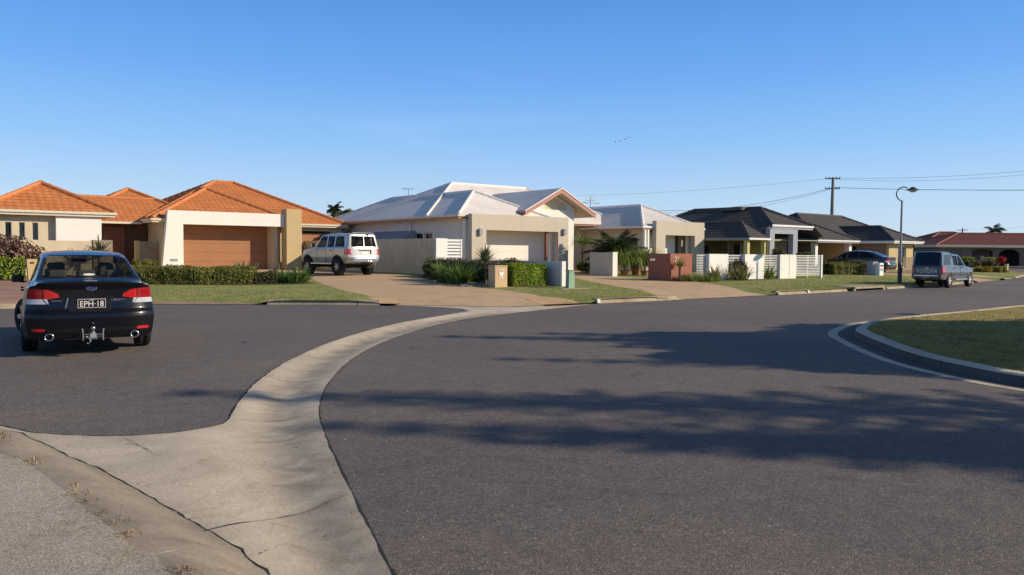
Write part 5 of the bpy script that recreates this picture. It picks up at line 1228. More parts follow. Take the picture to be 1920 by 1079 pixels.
# palms and far trees
def far_palm(label, px, py, D, L, n=16):
    p = PD(px,py,D); palm('palm_tree', label, (p.x,p.y,.4), p.z-.4, n, L, L*.35, 22, .13, w=.09)
far_palm('small dark palm between the orange and grey roofs', 628, 394, 75, 1.0)
far_palm('small palm crown showing above the long red roof', 1866, 437.5, 130, 2.2)
p = PD(646,398,85); bush('far_tree', 'hazy treetop left of the grey roof', 'tree', (p.x,p.y,p.z-.6), (1.6,1.2,1.0), 500, .3, [LM_hedge, M_core])
def round_tree(label, base, h, r, n=2600, size=.3, group=None, mats=None):
    t = thing('far_tree', label, 'tree', base, 0, group); mb = MB(); mb.tube([(0,0,-.1),(.05,0,h*.35),(-.1,.1,h*.6)], [r*.09,r*.07,r*.04], 8)
    for k in range(5): a = k*1.26; mb.tube([(.05,0,h*.4),(math.cos(a)*r*.5,math.sin(a)*r*.5,h*.72)], [r*.04,r*.015], 6)
    mb.build('trunk', M_bark, t); b_ = bush('crown', None, None, (0,0,h*.68), (r,r,h*.34), n, size, mats or [LM_hedge, M_core], .5, .3, 14, core=.5); b_.parent = t
    return t
for px, D, h, r, lb in ((1726,165,5.2,3.2,'far treetop left of the small red roof'),(1748,170,4.6,3,'far treetop directly behind the small red roof')):
    p = at(px,D); round_tree(lb, (p[0],p[1],.4), h, r, 1200, .4)

# distant belt of trees behind the houses
mb = MB()
for k in range(150):
    a = R(-62+k*1.0); D = rng.uniform(170,230); c_ = (D*math.sin(a+R(52)+R(0)) if False else D*math.cos(R(52)-a), D*math.sin(R(52)-a)); h = rng.uniform(2.4,4.4); r_ = rng.uniform(3,6)
    if abs(kd(*c_)) < 12 or kd(*c_) < 0: continue
    for j in range(70):
        e = Vector((rng.gauss(0,1),rng.gauss(0,1),rng.gauss(0,1))).normalized(); q = rng.uniform(.5,1)
        leaf(mb, (c_[0]+e.x*r_*q, c_[1]+e.y*r_*q, .46+h*.5+e.z*h*.5*q), e, 1.3)
tag(mb.build('far_trees', LM_hedge), 'low hazy belt of distant trees along the horizon behind the houses', 'trees', kind='stuff')
# ================================================================== VEHICLES  (local x right, y forward from the rear bumper, z up)
def gsm(a, s):
    if s < .5: return a
    k = int(3*s)+1; w = np.exp(-.5*(np.arange(-k,k+1)/s)**2); w /= w.sum()
    return np.convolve(np.concatenate([np.full(k,a[0]),a,np.full(k,a[-1])]), w, 'valid')
def npin(P, poly):
    x, y = P[:,0], P[:,1]; r = np.zeros(len(P),bool); j = len(poly)-1
    for i in range(len(poly)):
        xi, yi = poly[i]; xj, yj = poly[j]
        if yi != yj: r ^= ((yi > y) != (yj > y)) & (x < (xj-xi)*(y-yi)/(yj-yi)+xi)
        j = i
    return r
def body_shell(L, keys, rear, front, res=.024, sig=.05, curve=.6):
    n = int(L/res)+1; ys = np.linspace(0,L,n)
    g = lambda k: gsm(np.interp(ys, [a for a,b in keys[k]], [b for a,b in keys[k]]), sig/res)
    zb,ws,wm,zm,zs,wsh,zt,wg,cr = [g(k) for k in ('zb','ws','wm','zm','zs','wsh','zt','wg','cr')]
    zr = zt-cr; o = np.zeros(n)
    z9 = np.maximum(zs+.02, zr-.09)
    pts = [(o,zb),(.7*ws,zb),(ws-.02,zb+.005),(ws,zb+.07),(wm-.004,zm-.06),(wm,zm+.05),(wsh+.012,zs-.05),(wsh,zs-.006),(wsh-.035,zs+.012),
           (wg+(wsh-.05-wg)*.12,z9),(wg-.012,np.maximum(zr,zs+.022)),(wg-.07,np.maximum(zr+.35*cr,zs+.024)),(.55*wg,np.maximum(zr+.8*cr,zs+.026)),(o,np.maximum(zt,zs+.03))]
    C = np.stack([np.stack(p,1) for p in pts],1)
    for _ in range(2):
        q = .75*C[:,:-1]+.25*C[:,1:]; r = .25*C[:,:-1]+.75*C[:,1:]
        C = np.concatenate([C[:,:1], np.stack([q,r],2).reshape(n,-1,2), C[:,-1:]],1)
    S = []
    for j in range(C.shape[1]-1):
        l = np.sqrt(((C[:,j+1]-C[:,j])**2).sum(1)).max(); k = max(1,int(math.ceil(l/res)))
        for t in range(k): S.append(C[:,j]*(1-t/k)+C[:,j+1]*t/k)
    S.append(C[:,-1]); H = np.stack(S,1); m = H.shape[1]
    st = lambda t: np.clip(t,0,1)**2*(3-2*np.clip(t,0,1))
    def Y(x,z,y): return y+st(1-y/curve)*rear(np.abs(x),z)-st(1-(L-y)/curve)*front(np.abs(x),z)
    V, F, key = [], [], {}
    def vid(x,y,z):
        k = (round(x,4),round(y,4),round(z,4))
        if k not in key: key[k] = len(V); V.append(k)
        return key[k]
    full = np.concatenate([H, (H[:,::-1]*np.array([-1,1]))[:,1:-1]],1); M = full.shape[1]
    YY = np.stack([Y(full[i,:,0],full[i,:,1],np.full(M,ys[i])) for i in range(n)])
    ids = [[vid(full[i,j,0],YY[i,j],full[i,j,1]) for j in range(M)] for i in range(n)]
    def face(*q):
        u = []
        for a in q:
            if a not in u: u.append(a)
        if len(u) > 2: F.append(tuple(u))
    for i in range(n-1):
        for j in range(M): face(ids[i][j],ids[i+1][j],ids[i+1][(j+1)%M],ids[i][(j+1)%M])
    for e, i in ((0,0),(1,n-1)):
        K = max(8,int(2*H[i,:,0].max()/res)); lam = np.linspace(1,-1,K+1)
        rows = []
        for j in range(m):
            x = lam*H[i,j,0]; z = np.full(K+1,H[i,j,1]); y = Y(x,z,np.full(K+1,ys[i])); rows.append([vid(a,b,c) for a,b,c in zip(x,y,z)])
        for j in range(m-1):
            for k in range(K):
                q = (rows[j][k],rows[j][k+1],rows[j+1][k+1],rows[j+1][k]); face(*(q if e else q[::-1]))
    return np.array(V), F
AX = {'x+':((1,2),(1,0,0)),'x-':((1,2),(-1,0,0)),'y+':((0,2),(0,1,0)),'y-':((0,2),(0,-1,0)),'z+':((0,1),(0,0,1))}
def carve(V, F, outl, tol=.013, ymax=1.7):
    """cut the shell into panels along outlines, pulling edge vertices onto each outline"""
    n = len(F); pad = np.array([f if len(f) == 4 else f+(f[-1],) for f in F]); lab = np.zeros(n,int); names = ['body']
    c = V[pad].mean(1); nr = np.cross(V[pad[:,2]]-V[pad[:,0]], V[pad[:,3]]-V[pad[:,1]]); nr /= np.linalg.norm(nr,axis=1)[:,None]+1e-12
    for name, ax, poly, md in outl:
        (a,b), d = AX[ax]; ins = npin(c[:,[a,b]], poly) & (nr @ np.array(d) > md)
        if ax == 'y-': ins &= c[:,1] < ymax
        if ax == 'y+': ins &= c[:,1] > 2.0
        if name not in names: names.append(name)
        lab[ins] = names.index(name)
        iv, ov = set(pad[ins].ravel()), set(pad[~ins].ravel())
        for v in iv & ov:
            p = V[v,[a,b]]; best, bp = 1e9, None
            for i in range(len(poly)):
                A, B = np.array(poly[i]), np.array(poly[(i+1)%len(poly)]); e = B-A; t = max(0,min(1,((p-A)@e)/(e@e+1e-12))); q = A+e*t; dd = math.hypot(*(p-q))
                if dd < best: best, bp = dd, q
            if best < tol: V[v,[a,b]] = bp
    return names, lab
def wheel(root, x, y, r, w, rim, rimr=.66, steer=0, spokes=5, side=1):
    M = Matrix.Translation((x,y,r)) @ Matrix.Rotation(steer,4,'Z') @ Matrix.Rotation(R(90)*side,4,'Y')
    mb = MB(); k = r*rimr; mb.lathe([(k,-w/2),(k+.02,-w/2-.005),(r-.03,-w/2),(r-.008,-w/2+.02),(r,-w/2+.05),(r,-.01),(r-.008,-.008),(r-.008,.008),(r,.01),(r,w/2-.05),(r-.008,w/2-.02),(r-.03,w/2),(k+.02,w/2+.005),(k,w/2)], 32, M)
    t = mb.build('wheel', M_dark, root, smooth=True)
    mb = MB(); mb.lathe([(k,w/2),(k-.012,w/2+.004),(k-.03,w/2-.03),(.09,w/2-.055),(.06,w/2-.02),(.001,w/2-.02)], 28, M, 1); mb.lathe([(k+.002,-w/2),(k-.01,w/2-.1),(.001,w/2-.1)], 28, M, 1)
    for s in range(spokes):
        a = 2*math.pi*s/spokes; Q = M @ Matrix.Rotation(a,4,'Z'); mb.prism([(-.045,.03),(.045,.03),(.028,k-.005),(-.028,k-.005)], 'z', w/2-.03, w/2-.002) if False else mb.add([Q@Vector(p) for p in ((-.05,.03,w/2-.012),(.05,.03,w/2-.012),(.03,k-.004,w/2-.004),(-.03,k-.004,w/2-.004),(-.05,.03,w/2-.07),(.05,.03,w/2-.07),(.03,k-.004,w/2-.06),(-.03,k-.004,w/2-.06))], [(0,1,2,3),(0,4,5,1),(1,5,6,2),(3,2,6,7),(0,3,7,4)], 0)
    mb.lathe([(.075,w/2-.05),(.07,w/2-.004),(.001,w/2)], 16, M, 0)
    mb.build('rim', [rim, M_black], t, smooth=False); return t
def arch_(mb, M, r):
    """open wheel housing: upper part of a drum with its inner wall"""
    A = [R(-8)+R(196)*k/16 for k in range(17)]; rim_ = [Vector((-math.sin(a)*r, math.cos(a)*r, 0)) for a in A]
    up = M.to_3x3().inverted() @ Vector((0,0,1)); ax_ = Vector((0,0,1)); sd2 = up.cross(ax_)
    vs = []
    for a in A:
        q = sd2*math.cos(a)*r+up*math.sin(a)*r; vs += [M@(q+ax_*-.12), M@(q+ax_*.23)]
    mb.add(vs, [(2*k,2*k+1,2*k+3,2*k+2) for k in range(16)]); mb.add([vs[2*k] for k in range(17)], [tuple(range(17))])
def mirror(poly): return [(-x,z) for x,z in poly]
def circ(y, z, r, n=26): return [(y+r*math.cos(2*math.pi*k/n), z+r*math.sin(2*math.pi*k/n)) for k in range(n)]
M_red = pm('red lamp lens', (.50,.012,.015), .12, .2, 20, coat=1); M_redd = pm('dark red lamp lens', (.30,.008,.012), .12, .2, 20, coat=1); M_clear = pm('clear lamp lens', (.50,.50,.55), .12, .15, 25, coat=1); M_amber = pm('amber lens', (.6,.2,.03), .15, .1, 20, coat=1)
M_glass_see = glassm('car glass', (.003,.004,.005), .03, .54); M_glass_dark = glassm('dark car glass', (.004,.0045,.006), .06)
M_alloy = pm('painted alloy', (.62,.62,.64), .35, .05, metal=.2); M_seat = pm('seat fabric', (.24,.23,.20), .9, .15, 8); M_int = pm('dark interior', (.02,.02,.021), .8)
def build_car(name, label, cat, loc, rz, S):
    root = thing(name, label, cat, loc, rz)
    V, F = body_shell(S['L'], S['keys'], S['rear'], S['front'], S.get('res',.024), S.get('sig',.05))
    ol = []
    for q in S['outl']: ol.append(q)
    wy = S['wheels']; ra = S['arch']
    fl = []
    for y in wy[:2]:
        for s in ('x+','x-'):
            if S.get('flare'): fl.append(('flare', s, circ(y,wy[3]*1.0,ra+S['flare']), .15))
            fl.append(('void', s, circ(y,wy[3]*1.0,ra), .05))
    names, lab = carve(V, F, ol+fl, ymax=S.get('ymax',1.7))
    vt = [tuple(v) for v in V]
    for k, nm in enumerate(names):
        if nm == 'void': continue
        sel = [F[i] for i in np.nonzero(lab == k)[0]]
        if not sel: continue
        if nm in S.get('split',()):                        # left and right pieces are parts of their own
            groups = [[f for f in sel if vt[f[0]][0] > 0],[f for f in sel if vt[f[0]][0] <= 0]]
        else: groups = [sel]
        for gsel in groups:
            if not gsel: continue
            used = sorted({v for f in gsel for v in f}); ix = {v:i for i,v in enumerate(used)}; mb = MB(); mb.add([vt[v] for v in used], [tuple(ix[v] for v in f) for f in gsel]); mb.build(nm.split('#')[0], S['mats'].get(nm, S['mats']['body']), root, smooth=True)
    hw = wy[2]/2; r, w = wy[3], wy[4]
    for y in wy[:2]:
        for s in (-1,1): wheel(root, s*hw, y, r, w, S['rim'], S.get('rimr',.66), S.get('steer',0) if y == wy[1] else 0, S.get('spokes',5), s)
    # dark wheel housings and floor
    for y in wy[:2]:
        for s in (-1,1):
            mb = MB(); M = Matrix.Translation((s*(hw-.16),y,wy[3])) @ Matrix.Rotation(R(90)*s,4,'Y'); arch_(mb, M, ra+.012); mb.build('wheel_housing', M_int, root)
    return root
def seats(root, rows, w=.5, z0=.45, h=.62):
    for y, xs, hr in rows:
        for x in xs:
            mb = MB(); mb.bbox(x-w/2,x+w/2,y,y+.52,z0-.1,z0+.08,.05); M = Matrix.Translation((x,y,z0))@Matrix.Rotation(R(14),4,'X'); mb.box(-w/2,w/2,-.06,.07,0,h,M=M); mb.box(-w/2+.05,w/2-.05,-.09,.05,h,h+.03,M=M)
            s = mb.build('seat', M_seat, root); mb = MB(); mb.bbox(x-.13,x+.13,y-.04-.16,y+.06-.16,z0+h+.03,z0+h+.03+hr,.03); mb.build('headrest', M_seat, s)

# ---------------- dark blue sedan, nearest
M_navy = pm('dark navy paint', (.003,.003,.0065), .3, .1, 3, 20, coat=.5, spec=.25)
M_navytrim = pm('dark trim', (.006,.006,.008), .35, .1)
rz_ = lambda xs, vs: (lambda x,z: np.interp(z, xs, vs))
_rl = rz_([.15,.22,.35,.55,.61,.66,.80,.95,1.03,1.07],[.14,.07,.02,.0,.012,.055,.08,.075,.03,.05])
SED = dict(L=4.735, res=.021, keys=dict(
    zb=[(0,.25),(.3,.21),(4.4,.2),(4.735,.28)], ws=[(0,.82),(.4,.86),(1,.87),(3.9,.85),(4.5,.76),(4.735,.55)],
    wm=[(0,.855),(.35,.885),(1.06,.89),(2.5,.88),(3.8,.89),(4.4,.82),(4.735,.62)], zm=[(0,.55),(4.7,.5)],
    zs=[(0,.985),(.5,1.0),(1.2,.965),(3.4,.90),(4.2,.82),(4.735,.60)], wsh=[(0,.79),(.5,.815),(1.5,.82),(3.3,.81),(4.2,.73),(4.735,.5)],
    zt=[(0,1.055),(.1,1.07),(.42,1.08),(.5,1.10),(1.3,1.425),(1.7,1.48),(2.25,1.505),(2.7,1.485),(3.0,1.42),(3.75,.99),(4.2,.90),(4.6,.76),(4.735,.66)],
    wg=[(0,.70),(.42,.71),(.5,.72),(1.3,.615),(2.2,.61),(3.0,.61),(3.75,.69),(4.735,.4)], cr=[(0,.02),(.45,.03),(1.2,.055),(3,.05),(3.75,.03),(4.7,.03)]),
    rear=lambda x,z: .21*(x/.88)**4.6+_rl(x,z), front=lambda x,z: .35*(x/.8)**2.5+np.interp(z,[.2,.5,.8],[.06,0,.12]),
    arch=.37, wheels=(1.06,3.81,1.56,.325,.215), rim=M_silver, steer=R(24),
    split=('tail_light','tail_light#inner','reverse_light','side_window','quarter_window','reflector'))
rw = [(-.615,1.105),(.615,1.105),(.555,1.36),(.50,1.425),(-.50,1.425),(-.555,1.36)]
rlens = [(.615,.815),(.615,.945),(.70,.962),(.90,.958),(.90,.815)]; rlin = [(.405,.835),(.43,.885),(.53,.935),(.608,.950),(.608,.815),(.54,.815)]; rwht = [(.565,.812),(.90,.812),(.90,.742),(.545,.742)]
SED['outl'] = [('rear_window','y-',rw,.12),('windscreen','y+',[(-.66,1.03),(.66,1.03),(.545,1.40),(-.545,1.40)],.12)]
for s in ('x+','x-'):
    SED['outl'] += [('side_window',s,[(2.03,1.005),(3.28,.985),(2.86,1.29),(2.55,1.395),(2.03,1.40)],.3),('quarter_window',s,[(.98,1.04),(1.95,1.005),(1.95,1.40),(1.5,1.375),(1.15,1.22)],.3)]
SED['outl'] += [('tail_light','y-',rlens,.22),('tail_light','y-',mirror(rlens),.22),('tail_light#inner','y-',rlin,.03),('tail_light#inner','y-',mirror(rlin),.03),('reverse_light','y-',rwht,.22),('reverse_light','y-',mirror(rwht),.22),
    ('plate_recess','y-',[(-.335,.845),(.30,.845),(.26,.63),(-.29,.63)],.2),('bumper_trim','y-',[(-.60,.395),(.60,.395),(.56,.27),(-.56,.27)],.1),
    ('reflector','y-',[(.60,.36),(.76,.36),(.77,.40),(.62,.40)],.05),('reflector','y-',mirror([(.60,.36),(.76,.36),(.77,.40),(.62,.40)]),.05)]
SED['mats'] = dict(body=M_navy, rear_window=M_glass_see, windscreen=M_glass_see, side_window=M_glass_see, quarter_window=M_glass_see, **{'tail_light#inner':M_red}, tail_light=M_redd, reverse_light=M_clear, plate_recess=M_navytrim, bumper_trim=M_navytrim, reflector=M_red)
ang = R(-6.5); rr_ = Vector(G(266,648)); o_ = Matrix.Rotation(ang,2) @ Vector((.78*.945,1.06*.96)); pos = rr_-o_
sed = build_car('parked_sedan', 'dark navy sedan with tow bar and front wheels turned, on the near asphalt', 'car', (pos.x,pos.y,0), ang, SED); sed.scale = (.945,.96,.97)
ry = lambda x,z: float(SED['rear'](abs(x),z))
# plate, lettering and emblem
XR = Matrix.Rotation(R(90),4,'X')
y0 = ry(0,.745)-.012; mb = MB(); mb.bbox(-.186,.186,y0,y0+.012,.678,.812,.003); plate = mb.build('number_plate', M_black, sed)
mb = MB()
for b in ((-.182,.182,.803,.808),(-.182,.182,.682,.687),(-.182,-.177,.687,.803),(.177,.182,.687,.803)): mb.box(b[0],b[1],y0-.003,y0-.0005,b[2],b[3])
mb.build('plate_border', M_white, plate); text(plate, 'EPH\u00b718', .115, Matrix.Translation((0,y0-.002,.735))@XR@Matrix.Scale(.92,4,(1,0,0)), M_white, 'plate_lettering', .003); text(plate, 'QLD', .026, Matrix.Translation((0,y0-.002,.793))@XR, M_white, 'plate_lettering', .003)
x = .345; text(sed, 'LIBERTY', .042, Matrix.Translation((.355,ry(.36,.79)-.004,.79))@Matrix.Rotation(R(4),4,'Z')@XR@Matrix.Scale(1.35,4,(1,0,0)), M_silver, 'model_lettering', .006)
text(sed, 'SUBARU', .032, Matrix.Translation((-.45,ry(.45,.785)-.004,.785))@Matrix.Rotation(R(-5),4,'Z')@XR@Matrix.Scale(1.1,4,(1,0,0)), M_silver, 'maker_lettering', .006)
M_badge = pm('blue badge', (.01,.02,.10), .2, .1, coat=1)
yb = ry(0,.965)-.006; mb = MB(); E = lambda a,b,n=28: [(a*math.cos(2*math.pi*k/n), .965+b*math.sin(2*math.pi*k/n)) for k in range(n)]
mb.prism(E(.072,.036),'y',yb,yb+.02); bd = mb.build('emblem', M_silver, sed); mb = MB(); mb.prism(E(.064,.029),'y',yb-.003,yb-.0005); mb.build('emblem_field', M_badge, bd); mb = MB()
for sx,sz,sr in ((-.035,.006,.014),(-.004,.014,.007),(.018,.010,.007),(.038,.002,.007),(.006,-.012,.007),(.028,-.013,.007)):
    mb.prism([(sx+(sr if k%2 == 0 else sr*.35)*math.sin(k*math.pi/4), .965+sz+(sr if k%2 == 0 else sr*.35)*math.cos(k*math.pi/4)) for k in range(8)],'y',yb-.006,yb-.0032)
mb.build('emblem_stars', M_silver, bd)
mb = MB(); mb.bbox(-.075,.075,.062,.075,1.058,1.078,.003); mb.build('boot_handle', M_silver, sed)
mb = MB(); M = Matrix.Translation((-.325,ry(.33,.73)-.004,.735))@Matrix.Rotation(R(12),4,'Y'); mb.box(-.008,.008,-.004,.01,-.095,.095,M=M); mb.build('recess_trim', M_silver, sed)
mb = MB(); mb.prism([(.08*math.cos(k*.2618), 1.145+.017*math.sin(k*.2618)) for k in range(24)],'y',.535,.54); mb.build('window_sticker', M_white, sed)
for sx in (-.55,.56):
    M = Matrix.Translation((sx,.06,.285))@XR@Matrix.Diagonal((1.15,1,1,1)); mb = MB(); mb.lathe([(.042,-.2),(.047,.045),(.052,.05),(.052,.058),(.040,.055),(.038,-.15)], 22, M, 0); e = mb.build('exhaust_tip', M_silver, sed, smooth=True); mb = MB(); mb.lathe([(.037,-.03),(.001,-.03)], 20, M); mb.build('exhaust_bore', M_void, e)
# shut lines of the boot lid and bumper
def seam(pts, nm='panel_gap'):
    P = []
    for (xa,za),(xb,zb_) in zip(pts,pts[1:]):
        for k in range(12): q = k/12; xx, zz = xa+(xb-xa)*q, za+(zb_-za)*q; P.append((xx, ry(xx,zz)-.0015, zz))
    mb = MB(); mb.tube(P, .0045, 5); mb.build(nm, M_black, sed)
seam([(-.72,.64),(-.4,.622),(.4,.622),(.72,.64)]); seam([(.612,.97),(.61,.80),(.56,.74),(.50,.63)]); seam([(-.612,.97),(-.61,.80),(-.56,.74),(-.50,.63)])
# tow bar with cradle and ball
mb = MB(); mb.box(-.04,.04,-.16,.35,.27,.33); mb.box(-.35,.35,.25,.33,.22,.30); mb.tube([(0,-.13,.33),(0,-.13,.36)], .02, 8); tb = mb.build('tow_bar', M_greymetal, sed)
mb = MB(); mb.lathe([(.012,.33),(.014,.37),(.028,.385),(.033,.405),(.025,.43),(.001,.44)], 14, Matrix.Translation((0,-.13,0))); mb.build('tow_ball', M_silver, tb, smooth=True)
mb = MB()
for s in (-1,1): mb.tube([(s*.13,-.10,.23),(s*.13,-.10,.34),(s*.14,-.10,.40)], .010, 6)
mb.tube([(-.13,-.10,.315),(.13,-.10,.315)], .010, 6); mb.tube([(-.13,-.10,.285),(.13,-.10,.285)], .008, 6); mb.tube([(-.03,-.14,.31),(-.04,-.15,.22),(-.06,-.15,.19),(-.085,-.15,.20)], .012, 6); mb.box(-.06,.05,-.17,-.12,.255,.28); mb.build('cradle', M_silver, tb)
for s in (-1,1): mb = MB(); mb.bbox(s*.93-.09,s*.93+.09,3.02,3.14,.96,1.09,.03); mb.bbox(s*.85-.05,s*.85+.05,3.05,3.11,.95,.98,.01); mb.build('side_mirror', M_navy, sed)
for s in (-1,1):
    for y in (1.55,2.65): mb = MB(); mb.bbox(s*.865-.02,s*.865+.02,y,y+.17,.87,.90,.006); mb.build('door_handle', M_navy, sed)
mb = MB(); mb.box(-.72,.72,.45,3.6,.40,.44); mb.box(-.72,.72,3.35,3.7,.44,.98); mb.box(-.68,.68,.46,1.15,.95,1.03); mb.build('interior', M_int, sed)
seats(sed, [(1.35,(-.4,0,.4),.10),(2.35,(-.38,.38),.2)])
mb = MB(); ring = [(-.0+.38+.17*math.cos(k*.449),3.1+.05*math.sin(k*.449),.93+.16*math.sin(k*.449)) for k in range(15)]; mb.tube(ring,.015,6); mb.build('steering_wheel', M_int, sed)
mb = MB(); mb.bbox(-.12,.12,2.95,2.98,1.30,1.36,.01); mb.build('rear_view_mirror', M_int, sed)
mb = MB(); mb.bbox(-.55,-.40,2.0,2.03,1.08,1.20,.01); mb.build('headrest_screen', pm('pale tag',(.45,.43,.2),.8), sed)

# ---------------- dark saloon in the brick house driveway
SAL = dict(SED); SAL['mats'] = dict(SED['mats']); M_dgreen = pm('dark green grey paint', (.018,.024,.026), .25, .1, 3, coat=1)
SAL['mats'].update(body=M_dgreen, plate_recess=M_dgreen, bumper_trim=M_black, rear_window=M_glass_dark, windscreen=M_glass_dark, side_window=M_glass_dark, quarter_window=M_glass_dark)
SAL['res'] = .045; SAL['steer'] = 0; SAL['split'] = SED['split']
c = PD(1676,500,52.5); 
sal = build_car('dark_saloon', 'dark saloon nosed into the driveway behind the street lamp and olive hedge', 'car', (c.x,c.y,.33), R(6), SAL)
for s in (-1,1): mb = MB(); mb.bbox(s*.93-.09,s*.93+.09,3.02,3.14,.96,1.09,.03); mb.build('side_mirror', M_dgreen, sal)
mb = MB(); mb.bbox(-.42,.42,-.012,.01,.58,.62,.004); mb.build('chrome_strip', M_silver, sal)
mb = MB(); mb.box(-.72,.72,.45,3.6,.40,.44); mb.build('interior', M_int, sal)

# ---------------- raised silver wagon on the shared driveway
M_wag = pm('silver beige paint', (.56,.54,.50), .3, .05, 2, 20, metal=.25, coat=.8); M_wagl = pm('grey lower paint', (.34,.31,.29), .4, .06, 2, metal=.2, coat=.4)
_wr = rz_([.5,.62,.66,.78,.84,1.2,1.8,1.9],[.03,.0,.0,.0,.06,.09,.24,.30])
WAG = dict(L=4.45, ymax=.8, res=.03, sig=.045, keys=dict(
    zb=[(0,.62),(.4,.52),(4.0,.5),(4.45,.6)], ws=[(0,.74),(.3,.80),(4.0,.80),(4.45,.72)], wm=[(0,.80),(.3,.835),(4.1,.835),(4.45,.76)], zm=[(0,.85),(4.45,.85)],
    zs=[(0,1.235),(2.9,1.22),(3.2,1.19),(4.3,1.10),(4.45,1.0)], wsh=[(0,.79),(.3,.82),(3.2,.81),(4.2,.77),(4.45,.70)],
    zt=[(0,1.86),(.3,1.875),(1.5,1.89),(2.3,1.87),(2.55,1.82),(3.15,1.27),(3.3,1.235),(4.25,1.17),(4.45,1.05)], wg=[(0,.66),(.3,.68),(2.4,.67),(3.15,.72),(4.45,.66)], cr=[(0,.05),(2.5,.05),(3.2,.03),(4.4,.03)]),
    rear=lambda x,z: .10*(x/.84)**5+_wr(x,z), front=lambda x,z: .12*(x/.8)**4+np.interp(z,[.5,.8,1.1],[.06,0,.06]), arch=.43, flare=.10, wheels=(1.0,3.6,1.46,.39,.26), rim=M_galv, rimr=.52, spokes=6,
    split=('tail_light','side_window','quarter_window','cargo_window','lower_panel'))
tl = [(.665,.93),(.86,.93),(.86,1.18),(.67,1.18)]
WAG['outl'] = [('rear_window','y-',[(-.64,1.27),(.64,1.27),(.57,1.74),(-.57,1.74)],.2),('windscreen','y+',[(-.69,1.30),(.69,1.30),(.60,1.77),(-.60,1.77)],.2),('tail_light','y-',tl,.05),('tail_light','y-',mirror(tl),.05),
    ('bumper','y-',[(-.9,.5),(.9,.5),(.9,.80),(-.9,.80)],.0)]
for s in ('x+','x-'):
    WAG['outl'] += [('side_window',s,[(2.0,1.26),(2.98,1.26),(2.55,1.68),(2.42,1.74),(2.0,1.74)],.3),('quarter_window',s,[(1.35,1.26),(1.92,1.26),(1.92,1.74),(1.35,1.74)],.3),('cargo_window',s,[(.45,1.27),(1.25,1.27),(1.25,1.73),(.6,1.73)],.3),
        ('tail_light',s,[(-.05,.93),(.13,.93),(.15,1.18),(-.05,1.18)],.35),('lower_panel',s,[(.1,.45),(4.4,.45),(4.4,.80),(.1,.80)],.2),('bumper',s,[(-.1,.45),(.30,.45),(.28,.80),(-.1,.80)],.0)]
WAG['mats'] = dict(body=M_wag, rear_window=M_glass_see, windscreen=M_glass_see, side_window=M_glass_see, quarter_window=M_glass_see, cargo_window=M_glass_see, tail_light=M_red, bumper=M_silver, lower_panel=M_wagl, flare=M_dark)
a = Vector(GT(633,516.3)); b = Vector(GT(691.7,516.7)); mid_ = (a+b)/2; ang = R(5); o_ = Matrix.Rotation(ang,2) @ Vector((0,1.0)); pos = mid_-o_
wag = build_car('raised_wagon', 'raised silver four wheel drive wagon with black flares on the shared driveway', 'car', (pos.x,pos.y,.43), ang, WAG)
yw = lambda x,z: float(WAG['rear'](abs(x),z))
mb = MB(); mb.bbox(-.20,.17,yw(0,1.0)-.012,yw(0,1.0),.93,1.06,.004); pl_o = mb.build('number_plate', M_whitemetal, wag)
mb = MB(); mb.box(-.30,.34,yw(0,1.1)-.02,yw(0,1.1),1.10,1.135); mb.box(.30,.34,yw(0,1.0)-.02,yw(0,1.0),.96,1.10); mb.build('plate_surround', M_dark, wag)
mb = MB(); mb.tube([(-.02,yw(0,1.28)-.02,1.30),(.02,yw(0,1.7)-.01,1.70)], .012, 5); mb.build('window_divider', M_wag, wag); mb = MB(); mb.tube([(.25,yw(0,1.76)-.03,1.80),(.12,yw(0,1.6)-.03,1.55)], .012, 5); mb.bbox(.2,.3,yw(0,1.8)-.04,yw(0,1.8)+.05,1.78,1.84,.01); mb.build('wiper', M_black, wag)
mb = MB(); mb.bbox(-.55,.55,.16,.24,1.875,1.895,.006); mb.build('roof_spoiler', M_wag, wag)
for s in (-1,1):
    mb = MB(); mb.bbox(s*.86-.05,s*.86+.05,1.35,3.2,.50,.56,.012); mb.build('side_step', M_silver, wag)
    for y in (1.45,2.15): mb = MB(); mb.bbox(s*.83-.015,s*.83+.015,y,y+.16,1.10,1.14,.005); mb.build('door_handle', M_black, wag)
    mb = MB(); mb.bbox(s*.95-.10,s*.95+.10,2.85,2.93,1.26,1.45,.03); mb.build('side_mirror', M_silver, wag)
    for y in (1.30,1.96,2.75): mb = MB(); mb.box(s*.832-.006,s*.832+.006,y,y+.012,.6,1.2); mb.build('door_gap', M_black, wag)
mb = MB(); mb.tube([(.2,-.12,.60),(.2,.3,.60)], .03, 8); mb.lathe([(.02,.6),(.04,.64),(.03,.68),(.001,.69)], 10, Matrix.Translation((.2,-.12,0))); mb.build('tow_bar', M_silver, wag)
mb = MB(); mb.tube([(.5,-.02,.5),(.5,.6,.5)], .04, 10); mb.build('exhaust', M_silver, wag); mb = MB(); mb.tube([(-.7,1.0,.40),(.7,1.0,.40)], .06, 8); mb.tube([(-.7,3.6,.40),(.7,3.6,.40)], .06, 8); mb.box(-.5,.5,.5,4.0,.46,.52); mb.build('axle', M_int, wag)
mb = MB(); mb.tube([(-.78,3.95,1.15),(-.80,4.1,1.55)], .012, 5); mb.build('aerial', M_black, wag)
mb = MB(); mb.box(-.72,.72,.3,3.2,.70,.74); mb.box(-.70,.70,2.95,3.2,.74,1.22); mb.build('interior', M_int, wag); seats(wag, [(1.35,(-.38,.38),.14),(2.15,(-.36,.36),.2)], .46, .85, .52)

